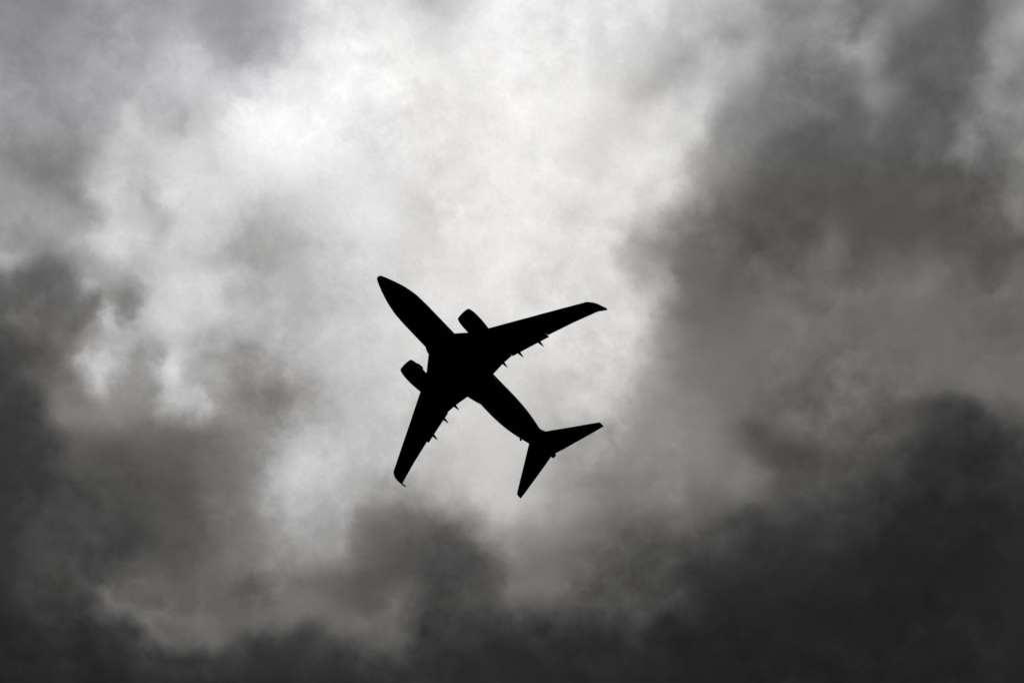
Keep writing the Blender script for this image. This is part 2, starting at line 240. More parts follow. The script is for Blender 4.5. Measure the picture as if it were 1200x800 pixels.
869 869 875 895 919 946 948 921 855 744 608 403 265 210 213 271 364 506 551 440 258 175 191 282 360 391 415 449 499 564 578 521 475 434 394 354 315 281 257 243 235 232 232 234 237 242 247 251 256 259 262 267 271 277 282 287 289 288 288 290 293 300 305 305 298 288 276 265 261 266 277 293 321 363 414 473 536 598 653 701 736 758 770 774 773 774 779 787 798 811 826 834 838 845 841 830 817 812 814 814 808 799 790 781 774 766 760 757 754 749 742 734 727 722 721 722 724 722 719 719 718
852 853 861 889 920 948 940 898 836 755 627 413 260 202 225 313 436 568 531 362 215 163 185 268 337 369 401 439 511 594 629 602 571 537 491 434 373 318 277 254 242 237 236 238 241 246 251 256 260 264 268 272 276 281 286 290 292 291 290 293 300 311 321 325 322 313 299 283 275 275 282 293 319 364 418 475 529 583 635 683 720 747 763 770 772 775 779 787 799 811 822 831 841 860 867 862 837 821 820 820 812 803 795 788 781 773 766 759 753 747 738 730 723 719 718 720 723 724 722 721 721
840 840 849 879 913 945 935 883 825 783 721 575 383 265 287 412 533 582 511 364 232 180 195 261 319 363 418 465 544 626 669 671 665 646 604 537 454 373 309 271 251 242 240 241 245 250 255 260 264 269 273 278 282 287 291 294 295 293 292 296 305 320 334 343 344 339 323 304 292 288 290 296 320 367 425 482 532 580 627 671 708 735 755 768 776 780 784 790 802 810 812 831 856 875 891 895 867 839 830 826 815 805 796 788 782 779 779 773 768 763 749 735 723 715 713 716 720 724 725 724 724
826 827 837 862 888 936 941 879 804 765 736 669 535 416 411 525 584 585 587 475 273 212 215 239 273 338 438 508 588 660 700 708 713 706 678 619 531 431 345 292 263 249 244 244 248 254 259 264 269 274 279 284 288 292 296 298 298 295 294 299 310 328 344 356 361 358 343 324 310 303 303 309 332 379 439 496 542 584 626 664 698 725 748 765 778 785 790 796 808 819 824 841 863 877 888 891 883 853 839 836 822 810 798 787 781 793 812 814 817 822 800 774 745 724 716 717 721 725 729 731 730
821 821 829 847 867 904 940 877 787 755 762 740 664 572 548 612 627 616 631 535 339 245 224 228 242 314 453 543 605 667 705 717 727 725 701 650 571 471 378 313 274 254 246 246 251 257 264 270 275 279 283 288 293 297 300 302 302 299 298 303 315 334 352 363 367 364 351 335 323 318 321 333 359 408 467 519 558 592 627 660 691 717 739 757 768 776 786 799 811 827 839 850 857 854 854 856 855 842 839 844 838 831 842 853 839 864 893 901 904 913 906 886 838 783 750 753 775 781 774 769 769
812 813 819 830 841 864 915 872 785 737 744 740 712 658 631 654 659 650 659 589 435 304 243 230 245 338 496 573 611 663 700 711 719 716 694 647 574 484 395 326 280 257 248 248 253 260 268 275 280 284 287 292 297 301 305 307 306 304 304 308 320 339 356 367 369 366 356 346 338 336 344 365 397 446 501 546 575 601 629 658 685 708 729 746 759 769 787 812 820 838 847 851 848 827 820 822 826 826 832 851 859 862 889 919 907 925 943 948 946 942 934 927 903 873 844 822 845 852 835 822 822
803 804 808 813 817 831 879 869 799 729 717 710 708 686 666 672 690 685 690 659 563 435 349 319 343 443 570 607 619 658 689 696 693 679 648 596 530 457 384 322 279 256 248 248 254 262 270 277 283 287 291 295 300 305 309 311 311 309 309 313 324 342 359 369 372 371 366 361 360 366 380 406 441 486 533 569 590 608 631 656 679 699 717 733 751 769 806 856 856 860 853 844 832 802 792 796 807 816 829 860 880 894 922 953 951 954 954 953 944 923 897 889 895 915 924 897 903 906 891 877 877
800 800 800 801 805 818 858 875 832 773 751 728 722 713 700 705 737 731 743 745 714 655 592 551 567 618 658 651 643 658 677 677 648 604 548 487 431 383 339 298 268 251 245 247 253 262 271 278 284 289 294 299 304 310 314 316 315 314 314 318 327 342 359 371 379 383 385 387 396 412 433 459 489 524 558 583 597 611 631 653 672 687 702 718 743 777 844 932 923 897 864 833 807 783 772 773 789 812 834 870 893 913 936 953 952 953 954 951 938 908 871 843 831 849 894 932 932 927 925 923 923
798 799 798 799 800 809 839 898 910 879 842 808 804 806 805 800 798 814 829 834 823 796 763 734 728 732 732 719 705 696 685 651 582 499 424 365 326 305 287 268 253 245 242 245 253 262 271 278 284 290 296 302 308 313 318 320 319 318 318 321 329 343 358 374 388 400 408 418 436 461 488 512 535 558 579 594 603 614 631 650 665 676 688 703 734 785 864 950 948 932 899 858 822 796 775 770 783 807 841 883 902 910 923 939 939 948 951 943 919 880 841 820 812 819 842 883 919 937 941 941 941
798 798 798 798 799 804 826 894 939 938 909 883 883 891 895 889 877 890 896 896 890 877 860 841 821 802 785 771 754 728 693 631 531 421 337 282 255 248 245 241 238 238 240 245 254 263 272 279 285 292 299 305 311 317 321 323 322 321 321 324 332 345 361 380 401 420 435 451 475 504 532 555 573 588 599 607 612 620 634 649 660 667 676 691 726 780 858 944 954 950 935 911 887 864 832 809 804 821 859 898 914 918 922 932 938 948 940 916 882 843 816 806 804 805 810 830 869 903 920 924 923
797 798 798 798 798 801 818 875 929 948 938 930 932 939 942 941 938 935 931 928 924 917 905 888 865 838 816 799 778 743 695 616 498 377 290 240 219 215 217 221 226 233 240 247 256 266 274 281 288 296 302 309 315 320 324 326 324 322 322 327 336 349 366 389 416 441 462 484 510 539 565 587 602 612 618 621 623 628 639 650 658 662 669 684 719 764 824 901 943 954 953 950 945 933 906 877 858 862 891 916 931 936 936 938 944 945 917 876 840 812 802 800 800 800 800 803 820 849 876 886 886
797 798 797 797 797 801 816 873 926 949 948 947 948 949 950 950 950 948 943 941 940 937 928 913 886 854 827 809 786 746 691 601 471 345 262 218 201 197 201 209 220 231 242 252 261 270 278 287 294 302 309 315 320 324 327 328 325 322 322 328 338 352 372 398 430 461 488 514 541 568 591 610 623 630 632 632 633 636 644 653 659 661 667 681 713 746 771 806 905 946 948 943 942 938 941 941 930 921 933 938 946 950 949 948 942 923 881 836 808 802 801 801 803 806 804 799 804 817 835 850 850
797 797 797 797 797 801 817 871 922 946 948 948 948 947 948 949 950 951 949 948 949 948 943 932 904 866 834 815 792 747 684 580 437 311 238 203 189 187 193 204 219 233 246 257 266 275 284 294 304 312 318 324 329 331 331 329 324 320 319 325 337 354 376 405 439 473 505 534 563 589 610 625 634 638 638 638 639 642 649 657 664 667 673 683 709 732 734 735 830 921 952 943 941 939 942 947 948 944 947 949 948 946 941 931 913 883 844 813 802 807 808 810 813 813 808 799 798 801 810 823 823
796 797 796 796 797 803 821 870 915 937 940 940 940 940 941 944 947 950 951 951 951 951 950 944 918 875 837 817 794 745 676 559 406 282 222 194 183 183 191 207 227 246 262 274 283 291 302 314 325 334 340 344 346 345 341 335 327 320 319 325 338 357 382 413 450 487 521 553 582 608 629 644 652 654 653 652 650 655 662 669 675 683 691 698 712 717 705 699 753 845 918 946 946 945 943 944 948 948 946 946 942 937 929 914 889 853 820 802 801 808 811 815 817 813 805 799 800 801 805 813 813
795 796 795 796 798 806 827 868 904 923 928 930 931 933 936 940 944 948 950 950 950 950 951 948 924 878 836 816 792 742 669 544 384 264 213 191 183 185 197 216 245 273 297 315 326 335 346 358 368 373 375 375 372 366 357 346 333 324 322 329 344 365 392 426 464 503 539 572 602 627 648 663 674 675 671 667 663 665 671 678 688 705 717 725 725 709 690 695 724 793 884 948 952 951 948 944 944 943 939 937 934 929 920 902 873 836 808 799 802 808 813 819 820 814 803 798 802 806 808 811 811
794 794 795 796 801 813 834 865 890 906 915 921 925 929 934 940 944 947 948 948 948 948 950 948 925 877 832 811 786 737 664 537 376 259 213 194 190 197 212 232 269 313 353 385 403 415 424 430 433 430 423 414 403 390 375 361 340 329 327 335 353 375 403 437 476 516 554 587 617 642 660 673 691 691 682 674 669 663 662 671 697 733 746 759 750 722 701 719 770 842 909 947 951 949 945 940 936 934 932 930 929 924 913 889 853 820 802 802 809 817 825 831 831 825 812 799 800 805 805 803 803
794 794 794 797 806 821 841 860 876 889 901 911 919 925 933 939 944 946 946 946 946 947 949 947 924 874 829 805 780 732 664 540 383 265 219 203 201 213 235 249 274 324 385 435 467 484 493 497 495 487 474 457 437 416 397 379 353 336 330 334 352 370 391 420 461 510 546 568 597 627 649 675 693 699 696 693 694 682 666 678 724 775 779 787 779 755 741 762 817 880 928 949 948 944 938 930 924 919 915 913 911 905 888 856 823 805 805 816 827 836 846 853 853 845 831 809 798 798 798 796 796
793 793 795 799 811 829 846 857 864 875 888 901 911 920 930 937 942 943 944 944 945 947 948 946 922 872 827 802 776 731 670 558 411 292 239 219 217 236 267 278 286 347 436 511 555 576 586 590 590 584 572 550 520 485 452 423 390 364 345 337 344 361 382 414 460 515 544 567 595 628 662 696 716 725 728 731 740 730 705 706 752 812 816 818 814 806 808 842 883 920 941 946 941 933 924 914 905 898 891 884 878 868 850 821 805 805 817 832 844 855 865 872 872 865 849 824 804 795 794 794 794
792 793 795 803 817 836 851 856 858 865 876 888 900 912 923 932 937 939 941 942 945 947 948 944 920 872 829 801 773 731 680 586 457 339 276 247 242 267 306 317 317 399 517 609 657 679 692 700 707 709 703 682 646 597 546 499 452 413 380 356 348 368 401 440 486 535 558 588 619 657 703 739 762 770 773 783 796 794 767 751 781 844 859 862 865 869 881 917 935 940 939 933 925 914 903 891 881 871 860 848 838 827 815 804 808 820 834 846 857 868 879 885 886 878 864 840 815 800 798 798 798
792 792 796 807 824 844 857 858 857 859 864 873 885 899 911 921 928 933 936 940 944 947 947 942 919 875 833 802 771 732 688 613 508 400 331 292 279 302 345 358 363 474 611 697 741 765 782 797 811 821 824 813 782 733 671 603 534 478 434 399 385 412 460 503 534 560 583 614 655 704 753 790 817 824 827 838 850 852 825 800 815 877 908 921 929 934 933 928 922 915 911 910 902 888 874 863 852 841 826 814 806 802 803 814 829 841 850 858 867 878 887 893 894 887 874 852 828 811 807 808 807
792 792 797 812 833 852 864 865 862 858 856 858 866 879 891 901 911 921 929 937 943 946 946 942 922 883 842 807 772 733 692 633 552 465 399 355 328 335 371 391 405 532 673 754 802 831 852 871 889 903 911 909 895 859 796 716 625 550 496 467 466 494 534 562 575 588 616 651 693 738 784 834 873 887 892 898 899 900 886 857 848 896 933 944 939 926 912 900 890 884 884 883 873 855 838 828 822 815 805 801 805 814 824 837 848 856 861 867 874 883 891 897 897 891 879 858 836 819 814 815 815
791 792 799 819 842 861 872 876 872 861 850 845 848 858 867 878 891 907 922 933 941 945 946 942 926 892 852 814 774 735 696 649 590 524 468 424 381 371 398 422 441 572 710 790 844 877 900 918 932 942 946 946 943 929 892 827 724 629 561 532 545 573 604 619 622 630 654 690 733 778 824 878 916 931 934 935 933 933 929 911 898 922 940 941 928 906 881 862 851 847 850 850 839 822 810 804 802 800 799 807 822 838 851 859 865 868 870 874 881 888 894 898 898 892 882 863 842 826 821 821 821
791 792 801 825 850 870 882 886 881 865 846 834 833 839 846 857 873 895 915 930 940 944 945 942 928 897 857 815 774 735 699 662 617 567 521 479 431 414 437 461 482 605 735 815 870 906 927 939 946 946 943 938 935 938 939 912 824 718 631 589 601 631 659 671 673 682 699 733 778 825 870 916 941 946 943 942 944 946 946 944 942 942 935 927 915 894 862 830 816 813 816 817 810 802 799 800 798 798 806 824 843 859 870 875 877 877 879 883 888 894 898 900 899 894 885 868 848 833 829 829 829
790 792 802 828 856 878 891 894 887 867 843 827 822 825 833 846 865 888 910 928 939 944 945 942 928 894 852 809 769 733 701 669 632 588 543 504 468 466 497 519 543 649 761 837 890 922 939 946 945 939 931 922 915 916 926 936 908 819 715 649 638 669 698 713 719 728 754 793 833 869 903 935 945 940 931 926 930 938 942 940 933 925 920 915 902 875 838 807 799 798 799 799 798 804 813 817 812 809 819 837 855 869 880 884 886 887 889 893 898 903 906 906 903 898 890 875 856 842 838 838 838
790 791 802 830 861 885 899 901 893 873 850 831 822 824 838 858 880 901 918 932 940 944 944 940 922 886 846 809 777 754 721 687 651 610 566 532 516 534 571 587 618 700 790 859 906 931 943 946 940 930 917 906 898 896 906 926 936 902 835 761 708 710 736 754 758 763 797 837 873 900 921 942 944 932 919 915 915 931 940 936 923 903 892 880 863 837 810 798 801 805 806 806 811 821 831 834 829 824 832 847 862 875 885 890 893 895 898 901 906 910 911 909 906 901 894 879 862 848 845 845 845
790 791 801 831 863 889 904 907 901 883 859 837 829 840 867 893 911 923 931 938 942 942 938 926 897 864 834 811 799 806 786 742 692 653 625 610 609 632 662 677 714 777 842 892 923 938 945 944 937 924 906 892 883 881 889 908 933 940 918 858 770 746 760 772 771 777 820 864 896 917 930 943 944 930 917 915 913 929 937 930 908 874 851 835 821 808 802 808 815 822 825 825 831 840 846 848 843 840 846 857 869 880 888 894 898 901 903 906 909 911 912 909 905 900 892 879 863 851 848 848 848
793 793 799 830 863 889 906 913 912 896 865 842 844 873 909 931 938 938 938 939 940 937 926 901 858 832 819 818 835 875 876 826 756 710 708 719 727 739 759 781 818 865 905 929 939 944 945 944 938 924 900 881 871 870 878 894 918 935 942 905 800 764 764 765 765 783 832 879 908 924 936 943 943 933 924 923 922 931 932 917 883 839 810 799 799 804 816 830 835 841 846 846 850 853 856 857 856 856 861 869 877 884 892 898 902 905 906 906 907 907 907 905 901 894 884 872 859 849 847 847 847
801 797 796 825 857 883 902 914 919 911 872 855 879 916 933 938 932 925 924 926 927 924 910 877 826 809 815 838 878 920 918 898 827 748 751 769 789 807 827 857 887 913 930 937 940 943 944 944 941 927 898 874 862 861 869 884 905 925 938 905 796 758 750 758 779 812 854 896 921 931 938 943 941 933 928 930 933 936 924 895 853 812 798 804 814 822 832 846 857 863 865 865 866 866 866 866 868 871 875 880 885 890 896 901 905 907 905 903 902 901 900 899 895 887 876 865 854 846 843 844 844
814 805 793 814 842 867 889 907 919 920 895 894 909 910 917 918 910 901 898 894 904 914 910 880 827 809 823 862 909 937 928 924 858 770 771 780 793 809 836 877 909 928 935 936 936 936 935 935 937 932 900 878 868 868 878 893 901 924 929 877 779 750 752 769 797 837 881 915 932 938 941 943 939 933 930 932 936 937 922 887 840 801 803 822 841 851 851 863 874 881 883 883 882 881 880 881 882 884 887 890 893 897 899 902 904 904 901 898 896 895 894 893 889 881 871 860 850 843 840 840 840
828 815 795 801 820 841 865 890 909 915 906 919 920 881 862 863 868 873 872 853 871 905 918 891 838 815 828 867 908 926 925 923 864 786 777 776 778 790 817 854 888 912 925 931 931 925 916 915 927 933 903 885 881 885 896 912 914 932 927 871 794 782 797 809 825 870 909 931 939 942 943 941 937 933 931 932 934 933 920 886 836 800 818 847 869 875 869 878 887 894 898 897 896 895 896 896 895 895 895 897 900 901 902 902 901 899 896 892 890 889 889 887 884 877 868 858 848 840 837 837 837
843 830 804 791 798 811 833 863 887 889 881 901 909 866 802 800 821 842 842 815 840 890 913 887 835 813 820 847 877 896 917 910 859 800 779 774 775 784 800 818 847 876 901 916 916 905 888 891 915 930 899 888 889 897 910 926 935 940 935 906 857 862 880 871 866 915 933 940 942 941 939 937 934 930 928 930 930 926 914 879 829 806 838 873 890 888 881 888 897 903 907 907 905 906 908 908 905 902 901 902 903 904 903 901 897 894 891 888 886 886 885 884 881 875 867 857 846 838 834 834 834
856 845 821 801 792 792 803 827 849 845 833 840 875 902 855 831 818 800 786 799 835 858 862 845 816 805 815 839 861 872 877 862 828 794 779 769 773 792 811 820 839 857 868 870 864 856 858 878 911 927 887 873 874 882 895 914 925 931 934 932 921 922 925 922 921 936 941 941 939 935 931 927 921 914 913 921 923 919 897 852 808 827 863 887 896 895 891 897 905 912 915 915 913 913 915 914 911 907 904 903 903 903 902 899 895 892 890 888 886 886 885 883 880 875 867 857 845 836 832 831 831
867 859 841 823 808 797 793 800 812 807 799 799 827 865 861 854 863 831 783 813 843 845 833 816 798 795 810 835 855 860 849 839 822 804 800 819 844 862 856 828 823 824 828 835 846 854 865 883 912 923 870 850 849 857 870 888 895 898 904 909 900 884 886 900 914 921 919 913 901 889 881 879 871 872 884 892 879 860 847 836 832 862 887 898 901 902 900 905 912 918 921 921 919 919 919 918 914 910 906 903 902 901 900 898 895 893 892 891 889 887 886 884 881 876 868 858 846 836 830 829 828
874 869 858 846 833 818 801 791 790 789 791 792 793 803 825 840 894 881 822 826 846 846 831 810 790 787 806 842 872 877 864 863 858 848 851 887 918 926 902 859 830 820 825 844 868 885 890 896 914 918 849 824 822 827 837 851 852 849 852 853 837 817 820 839 859 870 868 862 850 835 826 828 823 828 845 853 828 814 823 850 879 897 906 907 906 908 907 910 916 920 923 923 922 922 922 921 918 913 909 905 902 900 899 897 895 894 894 894 892 890 887 885 882 877 870 859 847 836 830 827 827
877 874 868 860 851 838 821 803 791 796 810 811 806 800 795 795 847 884 867 817 834 847 843 822 796 785 808 866 916 924 920 921 921 918 916 912 905 907 918 921 893 886 894 905 911 913 909 907 918 909 826 802 799 801 804 810 806 805 806 807 808 813 804 800 804 805 804 813 821 822 817 817 820 812 807 818 810 847 879 894 909 914 916 914 913 914 913 914 917 920 922 923 922 923 924 923 921 917 913 908 904 900 898 896 894 895 896 897 895 891 888 885 882 877 871 861 849 838 831 827 825
880 878 874 870 863 854 838 818 807 817 833 834 823 810 800 791 817 879 899 837 847 868 877 861 824 799 832 893 923 902 892 880 876 877 876 873 866 877 906 933 928 926 928 931 932 931 926 925 923 893 808 792 792 794 796 798 803 821 834 835 836 840 832 820 817 823 829 844 854 853 847 846 846 831 809 806 830 868 893 903 911 916 921 922 920 919 918 916 916 918 920 921 921 922 924 924 923 920 916 912 907 902 898 896 895 895 897 898 896 892 887 883 880 876 871 864 852 841 833 829 826
885 883 880 876 871 863 850 832 824 837 856 857 843 826 814 801 800 856 898 868 881 903 913 901 875 860 876 893 881 846 835 822 817 819 819 823 825 842 874 904 915 923 931 936 938 938 936 935 918 869 800 797 803 808 812 814 823 843 855 857 860 863 861 853 847 853 861 874 880 876 870 863 857 844 828 825 857 880 893 902 908 913 921 925 924 922 920 918 916 916 918 919 920 921 922 923 921 919 917 913 909 904 899 896 895 896 898 898 896 891 886 882 878 875 872 866 857 847 839 834 831
891 888 884 879 874 867 857 843 838 852 873 875 862 844 828 814 793 822 863 874 892 912 916 907 902 909 896 858 818 797 793 791 793 794 794 794 796 811 833 852 862 879 897 909 915 921 926 926 896 841 803 814 825 833 841 843 848 849 850 855 863 871 876 875 870 868 872 879 884 882 876 863 851 846 849 857 875 886 894 901 908 913 919 923 924 923 921 918 916 916 918 919 919 920 920 919 918 916 915 912 909 905 900 897 896 897 898 897 895 891 886 880 876 874 872 869 863 855 847 841 837
897 893 887 881 875 869 860 849 847 862 882 883 873 860 847 828 801 801 809 809 813 839 847 837 827 833 820 803 793 793 797 802 813 819 813 801 792 791 796 800 803 809 822 833 842 860 882 887 857 814 812 831 843 853 861 863 858 850 848 855 865 876 884 885 881 877 879 884 888 888 884 873 862 857 862 871 882 891 899 905 910 914 919 922 925 925 922 919 917 917 918 920 920 920 918 915 913 911 911 910 908 905 901 898 897 897 897 897 894 890 885 880 875 873 872 871 867 861 854 847 843
900 896 889 882 876 869 862 852 851 864 882 884 879 870 859 843 825 808 798 795 797 804 804 799 795 800 801 805 811 818 823 830 840 843 833 816 806 801 802 806 810 809 807 804 801 809 822 828 814 799 819 840 853 862 870 872 864 855 853 859 869 880 888 890 886 882 883 887 891 893 891 882 872 867 870 877 886 895 903 909 913 917 920 924 926 926 924 920 918 919 921 923 923 922 918 914 911 908 908 907 907 905 902 900 898 898 898 896 894 890 885 879 875 872 872 871 869 864 857 850 844
900 896 890 883 875 868 861 852 852 865 881 882 880 875 867 860 852 834 820 819 822 814 808 809 812 816 828 838 847 855 861 866 871 869 856 840 834 833 836 842 848 846 838 826 813 805 804 802 795 795 822 844 856 864 872 874 867 859 856 862 872 882 889 890 886 881 882 885 890 893 893 886 876 871 872 878 886 896 905 911 916 919 922 925 927 928 925 922 920 921 923 926 927 925 921 916 911 907 906 906 906 905 903 901 900 900 899 897 894 890 886 880 875 872 872 872 870 866 858 850 843
899 895 889 882 874 867 860 851 853 868 883 880 879 878 875 872 871 862 854 851 851 850 849 850 852 856 864 869 877 888 899 900 900 895 881 865 866 870 873 874 877 880 882 876 862 850 842 826 806 800 824 845 856 864 871 873 866 858 856 862 871 880 887 887 882 877 877 881 886 890 890 884 874 868 869 874 883 894 904 911 916 919 922 925 928 928 926 923 921 922 925 928 930 929 925 918 912 907 905 904 905 905 903 902 901 900 899 897 894 891 886 880 875 872 872 872 870 866 858 849 841
""")
